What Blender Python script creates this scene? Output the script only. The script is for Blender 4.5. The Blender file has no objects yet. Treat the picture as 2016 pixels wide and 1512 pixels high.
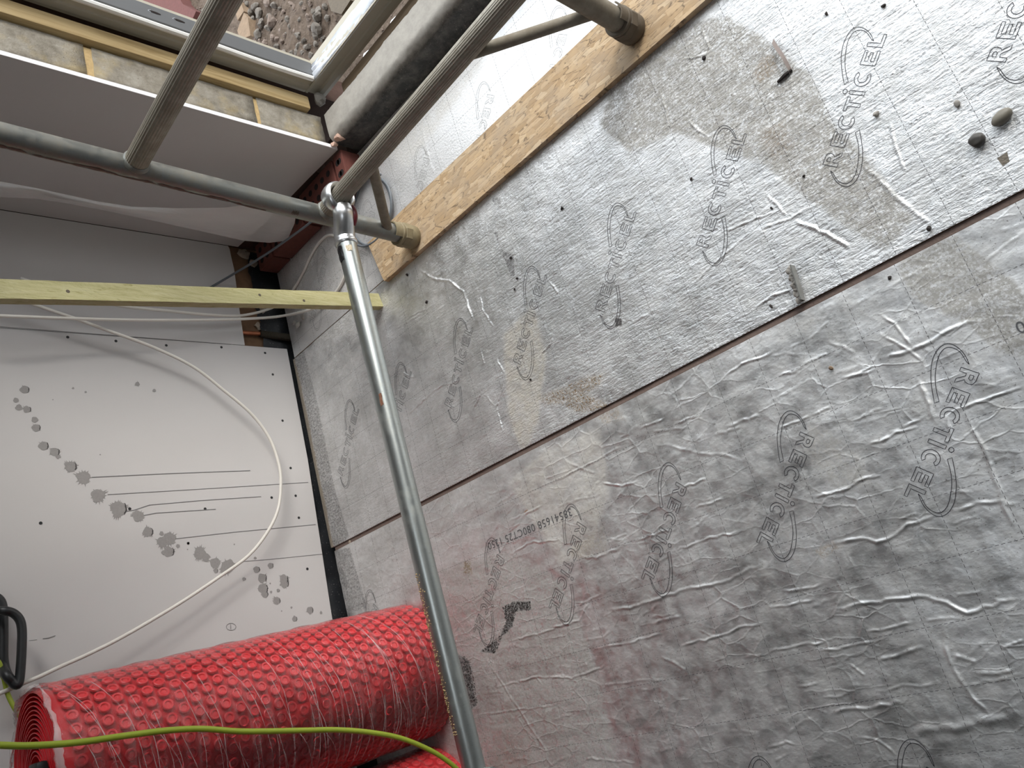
import bpy, bmesh, math, random
import numpy as np
from mathutils import Vector, Matrix

C = bpy.context.scene.collection
PI = math.pi

# ------------------------------------------------------------------ camera, world, light, exposure
RW = np.array([[0.65942833, -0.26821822, -0.70229144],
               [-0.39976673, -0.91626411, -0.0254293],
               [-0.63666383, 0.29752155, -0.71143523]])      # camera axes (right, down, forward) in the room
CAM = np.array([2.27608363, -1.47510026, 1.44697313])
FPX = 1532.31
cd = bpy.data.cameras.new('camera')
cam = bpy.data.objects.new('camera', cd); C.objects.link(cam)
cd.sensor_fit = 'HORIZONTAL'; cd.sensor_width = 36.0; cd.lens = FPX / 2016 * 36.0
cd.clip_start = 0.02
m = Matrix.Identity(4)
for i in range(3):
    m[i][0] = RW[0][i]; m[i][1] = -RW[1][i]; m[i][2] = -RW[2][i]; m[i][3] = CAM[i]
cam.matrix_world = m
bpy.context.scene.camera = cam

world = bpy.data.worlds.new('world'); bpy.context.scene.world = world
world.use_nodes = True
wt = world.node_tree
bg = wt.nodes['Background']
bg.inputs[0].default_value = (0.90, 0.95, 1.0, 1); bg.inputs[1].default_value = 2.9
sd = bpy.data.lights.new('sun', 'SUN'); sun = bpy.data.objects.new('sun', sd); C.objects.link(sun)
sd.energy = 2.8; sd.angle = math.radians(24); sd.color = (1.0, 0.96, 0.9)
sun.rotation_euler = Vector((-0.62, -0.60, -0.5)).to_track_quat('-Z', 'Y').to_euler()

vs = bpy.context.scene.view_settings
vs.view_transform = 'Standard'; vs.look = 'None'; vs.gamma = 1.0; vs.use_curve_mapping = False
vs.exposure = 0.0

# ------------------------------------------------------------------ helpers
rnd = random.Random(7)
nrg = np.random.default_rng(11)

def on(px, py, ax, v):
    """where the sight line of a photo pixel meets a real plane of the room"""
    d = RW.T @ np.array([(px - 1008) / FPX, (py - 756) / FPX, 1.0])
    i = 'xyz'.index(ax)
    return CAM + d * ((v - CAM[i]) / d[i])

class NT:
    def __init__(s, name):
        s.mat = bpy.data.materials.new(name); s.mat.use_nodes = True
        s.t = s.mat.node_tree; s.L = s.t.links.new
        s.p = s.t.nodes['Principled BSDF']; s.out = s.t.nodes['Material Output']
    def node(s, typ): return s.t.nodes.new('ShaderNode' + typ)
    def put(s, sock, v):
        if hasattr(v, 'links'): s.L(v, sock)
        elif v is not None:
            if sock.type == 'RGBA' and len(v) == 3: v = (*v, 1)
            sock.default_value = v
    def set(s, **k):
        for a, v in k.items(): s.put(s.p.inputs[a.replace('_', ' ')], v)
        return s
    def pos(s): return s.node('NewGeometry').outputs['Position']
    def obj(s): return s.node('TexCoord').outputs['Object']
    def nrm(s): return s.node('NewGeometry').outputs['Normal']
    def attr(s, n):
        a = s.node('Attribute'); a.attribute_name = n; return a.outputs['Fac']
    def map(s, v, sc=(1, 1, 1), rot=(0, 0, 0), loc=(0, 0, 0)):
        n = s.node('Mapping'); s.L(v, n.inputs[0]); n.inputs['Scale'].default_value = sc
        n.inputs['Rotation'].default_value = rot; n.inputs['Location'].default_value = loc
        return n.outputs[0]
    def noise(s, v, scale, detail=3, rough=.55, dist=0):
        n = s.node('TexNoise'); s.L(v, n.inputs['Vector']); n.inputs['Scale'].default_value = scale
        n.inputs['Detail'].default_value = detail; n.inputs['Roughness'].default_value = rough
        n.inputs['Distortion'].default_value = dist
        return n.outputs['Fac']
    def voro(s, v, scale, feat='F1', out='Distance'):
        n = s.node('TexVoronoi'); n.feature = feat; s.L(v, n.inputs['Vector']); n.inputs['Scale'].default_value = scale
        return n.outputs[out]
    def math(s, op, a, b=0.5, clamp=False):
        n = s.node('Math'); n.operation = op; n.use_clamp = clamp
        s.put(n.inputs[0], a); s.put(n.inputs[1], b); return n.outputs[0]
    def sep(s, v):
        n = s.node('SeparateXYZ'); s.L(v, n.inputs[0]); return n.outputs
    def ramp(s, f, stops):
        n = s.node('ValToRGB'); s.L(f, n.inputs[0]); e = n.color_ramp.elements
        while len(e) < len(stops): e.new(.5)
        for q, (p, c) in zip(e, stops):
            q.position = p; q.color = (c, c, c, 1) if not hasattr(c, '__len__') else (*c, 1)
        return n.outputs[0]
    def mix(s, f, a, b, mode='MIX'):
        n = s.node('Mix'); n.data_type = 'RGBA'; n.blend_type = mode
        s.put(n.inputs[0], f); s.put(n.inputs[6], a); s.put(n.inputs[7], b); return n.outputs[2]
    def bump(s, h, strength=.5, dist=.002, prev=None):
        n = s.node('Bump'); n.inputs['Strength'].default_value = strength; n.inputs['Distance'].default_value = dist
        s.L(h, n.inputs['Height'])
        if prev is not None: s.L(prev, n.inputs['Normal'])
        return n.outputs[0]

class MB:
    def __init__(s): s.v = []; s.f = []
    def add(s, v, f):
        o = len(s.v); s.v += [tuple(map(float, q)) for q in v]; s.f += [tuple(o + i for i in q) for q in f]; return s
    def box(s, lo, hi, bev=0):
        (a, b, c), (d, e, g) = lo, hi
        if bev <= 0:
            return s.add([(a, b, c), (d, b, c), (d, e, c), (a, e, c), (a, b, g), (d, b, g), (d, e, g), (a, e, g)],
                         [(0, 3, 2, 1), (4, 5, 6, 7), (0, 1, 5, 4), (1, 2, 6, 5), (2, 3, 7, 6), (3, 0, 4, 7)])
        bm = bmesh.new(); bmesh.ops.create_cube(bm, size=1)
        bmesh.ops.scale(bm, vec=(d - a, e - b, g - c), verts=bm.verts)
        bmesh.ops.translate(bm, vec=((a + d) / 2, (b + e) / 2, (c + g) / 2), verts=bm.verts)
        bmesh.ops.bevel(bm, geom=bm.edges[:], offset=bev, segments=2, affect='EDGES', profile=.6)
        return s.bm(bm)
    def bm(s, bm):
        bm.verts.index_update()
        s.add([v.co for v in bm.verts], [[v.index for v in f.verts] for f in bm.faces]); bm.free(); return s
    def tube(s, path, r, n=14, caps=True, rf=None):
        """tube along a list of points; r a number or one per point; rf(angle) scales the radius"""
        P = [Vector(p) for p in path]; rr = r if hasattr(r, '__len__') else [r] * len(P)
        T = []
        for i in range(len(P)):
            a = P[max(i - 1, 0)]; b = P[min(i + 1, len(P) - 1)]; T.append((b - a).normalized())
        u = T[0].orthogonal().normalized(); o = len(s.v); V = []
        for i, p in enumerate(P):
            u = (u - T[i] * u.dot(T[i])).normalized(); w = T[i].cross(u)
            for k in range(n):
                a = 2 * PI * k / n; q = rr[i] * (rf(a) if rf else 1)
                V.append(p + u * (math.cos(a) * q) + w * (math.sin(a) * q))
        F = []
        for i in range(len(P) - 1):
            for k in range(n):
                F.append((i * n + k, i * n + (k + 1) % n, (i + 1) * n + (k + 1) % n, (i + 1) * n + k))
        if caps:
            F.append(tuple(range(n - 1, -1, -1))); F.append(tuple((len(P) - 1) * n + k for k in range(n)))
        return s.add(V, F)
    def lathe(s, prof, base, axis, n=24, caps=True):
        """prof: list of (height along axis, radius)"""
        b = Vector(base); ax = Vector(axis).normalized()
        return s.tube([b + ax * h for h, r in prof], [r for h, r in prof], n, caps) if len({round(h, 6) for h, r in prof}) == len(prof) else s._lathe(prof, b, ax, n, caps)
    def _lathe(s, prof, b, ax, n, caps):
        u = ax.orthogonal().normalized(); w = ax.cross(u); V = []; F = []
        for h, r in prof:
            for k in range(n):
                a = 2 * PI * k / n; V.append(b + ax * h + u * (math.cos(a) * r) + w * (math.sin(a) * r))
        for i in range(len(prof) - 1):
            for k in range(n): F.append((i * n + k, i * n + (k + 1) % n, (i + 1) * n + (k + 1) % n, (i + 1) * n + k))
        if caps:
            F.append(tuple(range(n - 1, -1, -1))); F.append(tuple((len(prof) - 1) * n + k for k in range(n)))
        return s.add(V, F)
    def prism(s, pts2, f3, h0, h1):
        """extrude a 2D outline; f3(u, v, h) gives the point"""
        n = len(pts2); V = [f3(u, v, h0) for u, v in pts2] + [f3(u, v, h1) for u, v in pts2]
        F = [(i, (i + 1) % n, n + (i + 1) % n, n + i) for i in range(n)]
        return s.add(V, F + [tuple(range(n - 1, -1, -1)), tuple(range(n, 2 * n))])
    def blob(s, c, r, seed=0, rough=.25, sub=2, sc=(1, 1, 1), flat=False, rz=0):
        q = random.Random(seed); bm = bmesh.new(); bmesh.ops.create_icosphere(bm, subdivisions=sub, radius=1)
        ds = [(Vector((q.gauss(0, 1), q.gauss(0, 1), q.gauss(0, 1))).normalized(), q.uniform(.55, 1)) for _ in range(9)]
        R = Matrix.Rotation(rz, 3, 'Z')
        for v in bm.verts:
            d = v.co.normalized(); k = 1 - rough * max(max(0, d.dot(e) - w * .75) * 2 for e, w in ds)
            k *= 1 + rough * .18 * math.sin(5 * d.x + seed) * math.sin(4 * d.y + 2 * seed)
            v.co = Vector(c) + R @ Vector((d.x * k * r * sc[0], d.y * k * r * sc[1], d.z * k * r * sc[2]))
        return s.bm(bm)

def crom(pts, n=8):
    P = [Vector(p) for p in pts]; P = [P[0] * 2 - P[1]] + P + [P[-1] * 2 - P[-2]]; out = []
    for i in range(1, len(P) - 2):
        a, b, c, d = P[i - 1:i + 3]
        for k in range(n):
            t = k / n
            out.append(.5 * ((2 * b) + (c - a) * t + (2 * a - 5 * b + 4 * c - d) * t * t + (3 * b - a - 3 * c + d) * t ** 3))
    out.append(P[-2]); return out

def obj(name, mb, mat, parent=None, smooth=False, origin=None):
    me = bpy.data.meshes.new(name)
    V = np.array(mb.v, dtype=float)
    if parent is None and origin is None:
        lo, hi = V.min(0), V.max(0); origin = ((lo[0] + hi[0]) / 2, (lo[1] + hi[1]) / 2, lo[2])
    off = np.array(parent_world(parent)) if parent else np.array(origin)
    me.from_pydata((V - off).tolist(), [], mb.f)
    if smooth:
        me.polygons.foreach_set('use_smooth', [True] * len(me.polygons))
        if smooth != 'all':
            try: me.set_sharp_from_angle(angle=math.radians(40))
            except Exception: pass
    me.update()
    if mat: me.materials.append(mat)
    o = bpy.data.objects.new(name, me); C.objects.link(o)
    if parent: o.parent = parent
    else: o.location = tuple(off)
    return o

def parent_world(p):
    l = Vector((0, 0, 0))
    while p: l += p.location; p = p.parent
    return l

def thing(name, label, cat, loc, group=None):
    o = bpy.data.objects.new(name, None); C.objects.link(o); o.location = loc; o.empty_display_size = .05
    return tag(o, label, cat, group)

def tag(o, label, cat, group=None, kind=None):
    o['label'] = label; o['category'] = cat
    if group: o['group'] = group
    if kind: o['kind'] = kind
    return o

def struct(o): o['kind'] = 'structure'; return o

# ------------------------------------------------------------------ materials
def plain(name, col, rough=.6, metal=0, nscale=30, namt=.12, bump=0, bdist=.001, coat=0):
    k = NT(name); p = k.pos(); n = k.noise(p, nscale, 5, .6)
    c = k.mix(n, tuple(x * (1 - namt) for x in col), tuple(min(1, x * (1 + namt)) for x in col))
    k.set(Base_Color=c, Roughness=rough, Metallic=metal)
    if coat: k.set(Coat_Weight=coat)
    if bump: k.set(Normal=k.bump(n, bump, bdist))
    return k.mat

def foil(name, x0, y0, mode):
    k = NT(name); p = k.pos(); X, Y, Z = k.sep(p)
    # printed dashed grid, a line every 100 mm
    def line(a, o, b):
        f = k.math('ABSOLUTE', k.math('SUBTRACT', k.math('FRACT', k.math('ADD', k.math('MULTIPLY', k.math('SUBTRACT', a, o), 10.), 100.5)), .5))
        on_ = k.math('LESS_THAN', f, .0050)
        return k.math('MULTIPLY', on_, k.math('LESS_THAN', k.math('FRACT', k.math('ADD', k.math('MULTIPLY', b, 105.), 500.)), .62))
    grid = k.math('MAXIMUM', line(X, x0, Y), line(Y, y0, X))
    speck = k.math('GREATER_THAN', k.noise(p, 260, 3, .5), .672)
    blot = k.math('ADD', k.math('MULTIPLY', k.noise(p, 7, 5, .65), .6), k.math('MULTIPLY', k.noise(p, 75, 6, .75), .4))
    # dirt that lies on the foil
    dust = k.math('MULTIPLY', k.attr('dust'), k.ramp(k.math('ADD', k.math('MULTIPLY', k.noise(p, 45, 6, .75), .5), k.math('MULTIPLY', k.noise(p, 190, 4, .65), .5)), [(.40, .12), (.54, 1.)]), clamp=True)
    film = k.math('MULTIPLY', k.ramp(k.noise(p, 22, 6, .7), [(.38, 0.), (.72, 1.)]), {'lower': .55, 'upper': .42, 'back': .15}[mode])
    dust = k.math('MAXIMUM', dust, film)
    brown = k.math('MULTIPLY', k.attr('brown'), k.ramp(k.noise(p, 160, 5, .8), [(.42, 0.), (.56, 1.)]), clamp=True)
    beige = k.math('MULTIPLY', k.attr('beige'), k.ramp(k.noise(p, 30, 5, .7), [(.3, .25), (.6, .9)]), clamp=True)
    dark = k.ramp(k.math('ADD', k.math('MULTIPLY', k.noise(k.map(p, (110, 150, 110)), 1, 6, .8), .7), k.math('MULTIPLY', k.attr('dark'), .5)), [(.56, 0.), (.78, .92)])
    base = k.mix(k.ramp(blot, [(.36, 0.), (.64, 1.)]), (.58, .585, .585), (.92, .93, .94))
    if mode == 'back': base = k.mix(blot, (.84, .84, .84), (.93, .93, .93))
    c = k.mix(dust, base, k.mix(k.attr('dust'), (.53, .52, .49), (.37, .355, .325))); c = k.mix(beige, c, (.52, .47, .38))
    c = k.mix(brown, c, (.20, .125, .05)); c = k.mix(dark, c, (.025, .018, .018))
    c = k.mix(k.math('MULTIPLY', speck, .55), c, (.09, .075, .06))
    c = k.mix(k.math('MULTIPLY', grid, .85), c, (.03, .03, .035))
    met = k.math('SUBTRACT', .93, k.math('MULTIPLY', dust, .8))
    for a in (brown, dark, grid, beige): met = k.math('SUBTRACT', met, k.math('MULTIPLY', a, .8))
    met = k.math('MAXIMUM', met, 0.)
    r = k.math('ADD', k.math('ADD', {'lower': .36, 'upper': .35, 'back': .46}[mode], k.math('MULTIPLY', k.ramp(blot, [(.36, 0.), (.64, 1.)]), .14)), k.math('MULTIPLY', k.math('ADD', k.math('ADD', dust, beige), k.math('ADD', brown, dark)), .38), clamp=True)
    # fine crumpling of the foil
    if mode == 'lower':
        q = k.node('VectorMath'); q.operation = 'ADD'; k.L(p, q.inputs[0]); sc_ = k.node('VectorMath'); sc_.operation = 'SCALE'; sc_.inputs['Scale'].default_value = .012
        nz = k.node('TexNoise'); k.L(p, nz.inputs['Vector']); nz.inputs['Scale'].default_value = 40; nz.inputs['Detail'].default_value = 4; k.L(nz.outputs['Color'], sc_.inputs[0]); k.L(sc_.outputs[0], q.inputs[1])
        cr_ = k.ramp(k.voro(k.map(q.outputs[0], (14, 26, 14), (0, 0, .1)), 1.0, 'DISTANCE_TO_EDGE'), [(0, 1.), (.06, .25), (.16, 0.)]); cg = k.ramp(k.noise(p, 6, 3, .6), [(.42, 0.), (.62, 1.)])
        h1 = k.noise(p, 15, 3, .5); h2 = k.noise(p, 130, 4, .6); h4 = k.noise(k.map(p, (30, 55, 30)), 1, 4, .6)
        nrm = k.bump(h1, .6, .009); nrm = k.bump(k.math('MULTIPLY', cr_, cg), .5, .0016, nrm); nrm = k.bump(h4, .45, .0022, nrm); nrm = k.bump(h2, .45, .0009, nrm)
    elif mode == 'upper':
        h1 = k.noise(k.map(p, (34, 150, 40), (0, 0, -.12)), 1, 4, .6, .5); h2 = k.noise(p, 170, 4, .6); h3 = k.noise(p, 26, 3, .5)
        nrm = k.bump(h3, .6, .006); nrm = k.bump(h1, .8, .0034, nrm); nrm = k.bump(h2, .8, .0017, nrm)
    else:
        h1 = k.noise(p, 150, 4, .6); h2 = k.noise(k.map(p, (30, 200, 30), (0, 0, .5)), 1, 3, .6)
        nrm = k.bump(h1, .8, .0016); nrm = k.bump(h2, .5, .0010, nrm)
    k.set(Base_Color=c, Metallic=met, Roughness=r, Normal=nrm)
    return k.mat

def wood(name, c0, c1, c2, along='z', scale=1., rough=.65, bump=.3):
    k = NT(name); p = k.pos()
    sc = {'x': (4, 60, 60), 'y': (60, 4, 60), 'z': (60, 60, 3)}[along]
    n = k.noise(k.map(p, tuple(a * scale for a in sc)), 1, 5, .6, 1.2)
    big = k.noise(k.map(p, tuple(a * .3 * scale for a in sc)), 1, 2, .5, .6)
    c = k.ramp(n, [(.3, c0), (.5, c1), (.72, c2)])
    c = k.mix(k.math('MULTIPLY', big, .45), c, c0)
    k.set(Base_Color=c, Roughness=rough, Normal=k.bump(n, bump, .0012)); return k.mat

def batten_wood():
    k = NT('treated_softwood'); p = k.pos(); n = k.noise(k.map(p, (150, 150, 9)), 1, 5, .65, .8); w = k.noise(k.map(p, (70, 70, 26)), 1, 4, .7, 1.5); b = k.noise(p, 6, 2, .5)
    c = k.ramp(n, [(.3, (.36, .325, .15)), (.5, (.49, .445, .235)), (.7, (.56, .52, .31))]); c = k.mix(k.ramp(w, [(.30, .75), (.40, 0.)]), c, (.27, .235, .075)); c = k.mix(k.math('MULTIPLY', b, .35), c, (.43, .42, .19))
    k.set(Base_Color=c, Roughness=.75, Normal=k.bump(w, .7, .002)); return k.mat

def osb():
    k = NT('oriented_strand_board'); p = k.pos(); cols = []; hs = []
    for i, (a, s) in enumerate(((.35, (16, 95, 20)), (1.15, (18, 90, 20)), (-.7, (15, 100, 20)))):
        q = k.map(p, s, (0, 0, a), (i * 3.1, i * 1.7, 0))
        n = k.node('TexVoronoi'); n.feature = 'F1'; k.L(q, n.inputs['Vector']); n.inputs['Scale'].default_value = .8; n.inputs['Randomness'].default_value = 1
        cols.append(k.sep(n.outputs['Color'])[0])
        n2 = k.node('TexVoronoi'); n2.feature = 'DISTANCE_TO_EDGE'; k.L(q, n2.inputs['Vector']); n2.inputs['Scale'].default_value = .8; n2.inputs['Randomness'].default_value = 1
        hs.append(n2.outputs['Distance'])
    sel = k.noise(p, 13, 2, .5); s1 = k.math('GREATER_THAN', sel, .5); s2 = k.math('GREATER_THAN', k.noise(k.map(p, (1, 1, 1), (0, 0, 0), (5, 2, 0)), 16, 2, .5), .55)
    v = k.mix(s2, k.mix(s1, cols[0], cols[1]), cols[2]); e = k.mix(s2, k.mix(s1, hs[0], hs[1]), hs[2])
    c = k.ramp(v, [(0, (.42, .285, .155)), (.45, (.50, .35, .20)), (.8, (.56, .405, .245)), (1, (.62, .47, .30))])
    fib = k.noise(k.map(p, (40, 260, 40), (0, 0, .5)), 1, 3, .6); c = k.mix(k.ramp(fib, [(.5, 0.), (.75, .6)]), c, (.33, .22, .12))
    crack = k.ramp(e, [(0, 1.), (.045, .0)]); gate = k.ramp(k.noise(p, 60, 3, .6), [(.42, 0.), (.52, 1.)])
    c = k.mix(k.math('MULTIPLY', crack, k.math('MULTIPLY', gate, .85)), c, (.075, .045, .025))
    grey = k.ramp(k.noise(p, 14, 4, .65), [(.42, 0.), (.75, 1.)]); c = k.mix(k.math('MULTIPLY', grey, .55), c, (.36, .30, .235))
    k.set(Base_Color=c, Roughness=.75, Normal=k.bump(e, .35, .0012)); return k.mat

def alu(name, col, dirt, rough=.38, dirtcol=(.30, .27, .20), metal=.85, amount=(.48, .7)):
    k = NT(name); p = k.pos(); n = k.noise(p, 45, 6, .7); n2 = k.noise(p, 9, 4, .6); sc = k.noise(k.map(p, (300, 300, 14)), 1, 2, .5)
    d = k.math('MULTIPLY', k.ramp(k.math('ADD', k.math('MULTIPLY', n, .55), k.math('MULTIPLY', n2, .45)), [(amount[0], 0.), (amount[1], 1.)]), dirt)
    c = k.mix(sc, tuple(x * .85 for x in col), col); c = k.mix(d, c, dirtcol)
    sp = k.math('GREATER_THAN', k.noise(p, 170, 3, .6), .69); c = k.mix(k.math('MULTIPLY', sp, .5 * dirt + .1), c, (.09, .075, .055))
    k.set(Base_Color=c, Metallic=k.math('MULTIPLY', k.math('SUBTRACT', 1.0, d), metal), Roughness=k.math('ADD', rough, k.math('MULTIPLY', d, .35)), Normal=k.bump(n, .15, .0006))
    return k.mat

def board_paper():
    k = NT('plasterboard_paper'); p = k.pos(); n = k.noise(p, 260, 3, .6); b = k.noise(p, 3, 4, .6)
    c = k.mix(b, (.54, .52, .51), (.60, .58, .565)); c = k.mix(k.math('MULTIPLY', n, .25), c, (.50, .48, .47))
    k.set(Base_Color=c, Roughness=.85, Normal=k.bump(n, .12, .0004)); return k.mat

def block_face():
    k = NT('old_brick_face'); p = k.pos(); n = k.noise(p, 24, 6, .7); f = k.noise(p, 150, 4, .7); y = k.noise(p, 11, 4, .6)
    c = k.ramp(n, [(.3, (.17, .15, .115)), (.5, (.27, .245, .20)), (.7, (.37, .345, .295))])
    c = k.mix(k.ramp(y, [(.52, 0.), (.70, .5)]), c, (.42, .32, .14)); c = k.mix(k.ramp(f, [(.62, 0.), (.72, .8)]), c, (.10, .08, .06))
    c = k.mix(k.ramp(f, [(.24, .7), (.33, 0.)]), c, (.72, .69, .62))
    k.set(Base_Color=c, Roughness=.92, Normal=k.bump(f, .7, .003)); return k.mat

def dpm_mat(name, dusty):
    k = NT(name); p = k.pos(); n = k.noise(p, 18, 5, .65); sp = k.math('GREATER_THAN', k.noise(p, 220, 2, .5), .69)
    f = k.noise(p, 60, 5, .7)
    if dusty:
        nz = k.sep(k.nrm())[2]; lay = k.ramp(k.math('ADD', nz, k.math('MULTIPLY', k.math('SUBTRACT', f, .5), .5)), [(.25, 0.), (.75, 1.)])
        c = k.mix(k.math('MULTIPLY', lay, .9), (.028, .030, .031), k.mix(n, (.36, .335, .295), (.50, .475, .43)))
        c = k.mix(k.ramp(k.noise(p, 28, 6, .75), [(.42, 0.), (.75, .55)]), c, (.22, .21, .19))
        r = k.math('ADD', .42, k.math('MULTIPLY', lay, .45))
    else:
        c = k.mix(n, (.012, .013, .015), (.030, .033, .037)); r = .32
    c = k.mix(k.math('MULTIPLY', sp, .5), c, (.35, .33, .3))
    k.set(Base_Color=c, Roughness=r, Normal=k.bump(f, .35, .002)); return k.mat

M = {}
M['osb'] = osb()
M['filler'] = plain('brown_joint_foam', (.185, .135, .115), .9, 0, 160, .3, .6, .002)
M['foam'] = plain('rigid_foam', (.36, .25, .18), .9, 0, 220, .22, .5, .002)
M['foam_dirty'] = plain('dusty_foam', (.235, .205, .165), .95, 0, 180, .35, .8, .004)
M['ink'] = plain('printing_ink', (.028, .028, .036), .45, 0, 80, .1)
M['ink_pale'] = plain('faded_printing_ink', (.27, .27, .265), .5, 0, 80, .1)
M['ink_grey'] = plain('jet_printed_ink', (.10, .10, .105), .5, 0, 120, .35)
M['paper'] = board_paper()
M['gypsum'] = plain('gypsum_core', (.80, .79, .80), .9, 0, 200, .05)
M['splash'] = plain('damp_splash', (.285, .27, .26), .8, 0, 160, .16)
M['splash_dark'] = plain('wet_drip', (.035, .03, .03), .5, 0, 90, .3)
M['pencil'] = plain('pencil_mark', (.16, .155, .155), .8, 0, 300, .3)
M['screw'] = plain('black_screw', (.012, .012, .013), .5, 0, 90, .2)
M['brownwall'] = plain('bare_brown_wall', (.20, .115, .065), .9, 0, 17, .5, .6, .006)
M['mortar'] = plain('yellow_mortar', (.50, .36, .175), .95, 0, 90, .3, .8, .003)
M['palemortar'] = plain('pale_mortar', (.40, .33, .26), .95, 0, 60, .3, .8, .006)
M['redbrick'] = plain('red_brick', (.125, .036, .026), .85, 0, 50, .3, .5, .003)
M['paverbrick'] = plain('red_clay_block', (.10, .032, .027), .9, 0, 60, .25, .5, .003)
M['darkwall'] = plain('dark_masonry', (.07, .038, .028), .95, 0, 30, .3, .5, .004)
M['hole'] = plain('brick_perforation', (.012, .006, .005), .95, 0, 30, .2)
M['blockface'] = block_face()
M['pink'] = plain('pink_plaster', (.56, .37, .29), .9, 0, 45, .12, .5, .004)
M['softwood'] = wood('softwood', (.34, .235, .10), (.50, .37, .185), (.60, .47, .265), 'z', 1.1)
M['subframe'] = wood('brown_subframe', (.17, .115, .065), (.25, .18, .11), (.31, .235, .155), 'x', 1.1)
M['batten'] = batten_wood()
M['endgrain'] = plain('sawn_end', (.34, .29, .12), .85, 0, 120, .25)
M['frame'] = plain('plastic_frame', (.44, .41, .335), .55, 0, 22, .13)
M['frame_grey'] = plain('grey_frame_rebate', (.13, .135, .14), .5, 0, 40, .08)
M['tape'] = plain('silver_protective_tape', (.56, .59, .64), .34, .15, 40, .15, .5, .004)
M['tape_white'] = plain('white_film_edge', (.86, .85, .81), .35, 0, 40, .08)
M['dpm'] = dpm_mat('black_membrane', False)
M['dpm_dusty'] = dpm_mat('dusty_black_membrane', True)
M['alu'] = alu('scuffed_aluminium', (.54, .55, .54), .55, .36, (.34, .32, .27), .9, (.5, .75))
M['alu_clean'] = alu('cast_aluminium', (.70, .71, .72), .2, .30, (.35, .34, .31), .95)
M['alu_dull'] = alu('weathered_aluminium', (.26, .27, .255), .8, .40, (.20, .175, .135), .8, (.44, .66))
M['alu_rung'] = alu('ribbed_aluminium', (.36, .335, .28), .9, .45, (.20, .17, .125), .6, (.42, .68))
M['alu_mud'] = alu('muddy_aluminium', (.30, .275, .22), 1., .6, (.185, .155, .115), .4, (.34, .6))
M['galv'] = alu('galvanised_tube', (.42, .45, .44), .45, .33, (.30, .28, .22), .9, (.5, .75))
M['paint'] = plain('flaking_red_brown_paint', (.105, .048, .036), .7, 0, 60, .4, .5, .002)
M['foot'] = plain('muddy_plastic_foot', (.235, .195, .115), .7, 0, 70, .3, .4, .002)
M['foot_dark'] = plain('brown_muddy_foot', (.12, .097, .07), .8, 0, 60, .3, .4, .003)
M['redpl'] = plain('dark_red_plastic', (.14, .012, .018), .4, 0, 40, .15)
M['blacktape'] = plain('black_tape', (.012, .012, .013), .25, 0, 90, .3, .6, .003)
M['sticker'] = plain('cream_label', (.58, .50, .36), .7, 0, 90, .1)
M['white_flex'] = plain('white_flex', (.72, .69, .63), .42, 0, 25, .06)
M['grey_flex'] = plain('grey_flex', (.12, .135, .15), .45, 0, 25, .1)
M['earth'] = plain('green_yellow_sleeve', (.30, .37, .03), .4, 0, 16, .12)
M['copper'] = plain('copper', (.46, .17, .09), .4, .7, 60, .3)
M['rust'] = plain('brown_rust', (.22, .10, .06), .8, 0, 200, .4)
M['sleeve'] = plain('felt_pipe_lagging', (.042, .034, .022), .95, 0, 260, .6, .8, .003)
M['blackpl'] = plain('black_plastic', (.014, .015, .016), .42, 0, 90, .4)
M['white'] = plain('grey_blockwork', (.14, .137, .13), .9, 0, 6, .1)
M['ceil'] = plain('ceiling_deck', (.30, .295, .29), .9, 0, 6, .1)
M['neighbour'] = plain('neighbour_brick', (.20, .10, .075), .9, 0, 9, .2)
M['slab'] = plain('concrete', (.10, .10, .10), .9, 0, 12, .2)
M['stone_a'] = plain('grey_stone', (.155, .138, .118), .85, 0, 60, .35, .4, .004)
M['stone_b'] = plain('pinkish_stone', (.18, .14, .115), .85, 0, 60, .3, .4, .004)
M['stone_c'] = plain('dark_pebble', (.075, .068, .06), .5, 0, 60, .25)
M['stone_d'] = plain('olive_pebble', (.22, .20, .16), .5, 0, 70, .3)
M['slabstone'] = plain('tan_slab', (.22, .155, .10), .9, 0, 45, .35, .6, .005)
M['cement'] = plain('cement_dust', (.33, .31, .28), .95, 0, 150, .2, .6, .003)
M['cardstrip'] = plain('pinkish_grey_card', (.30, .25, .23), .85, 0, 70, .2)
M['angle'] = plain('dull_steel', (.24, .24, .225), .5, .6, 90, .25)
M['crumb'] = plain('dark_soil', (.03, .024, .022), .95, 0, 150, .4)
M['sand'] = plain('brown_sand', (.24, .15, .06), .95, 0, 300, .4)

def soil():
    k = NT('stony_soil'); p = k.pos(); n = k.noise(p, 40, 7, .75); b = k.noise(p, 9, 3, .6)
    c = k.ramp(n, [(.3, (.06, .042, .028)), (.5, (.17, .125, .09)), (.7, (.27, .21, .165))]); c = k.mix(k.math('MULTIPLY', b, .5), c, (.14, .10, .075))
    k.set(Base_Color=c, Roughness=.95, Normal=k.bump(n, 1., .02)); return k.mat
M['soil'] = soil()

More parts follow.
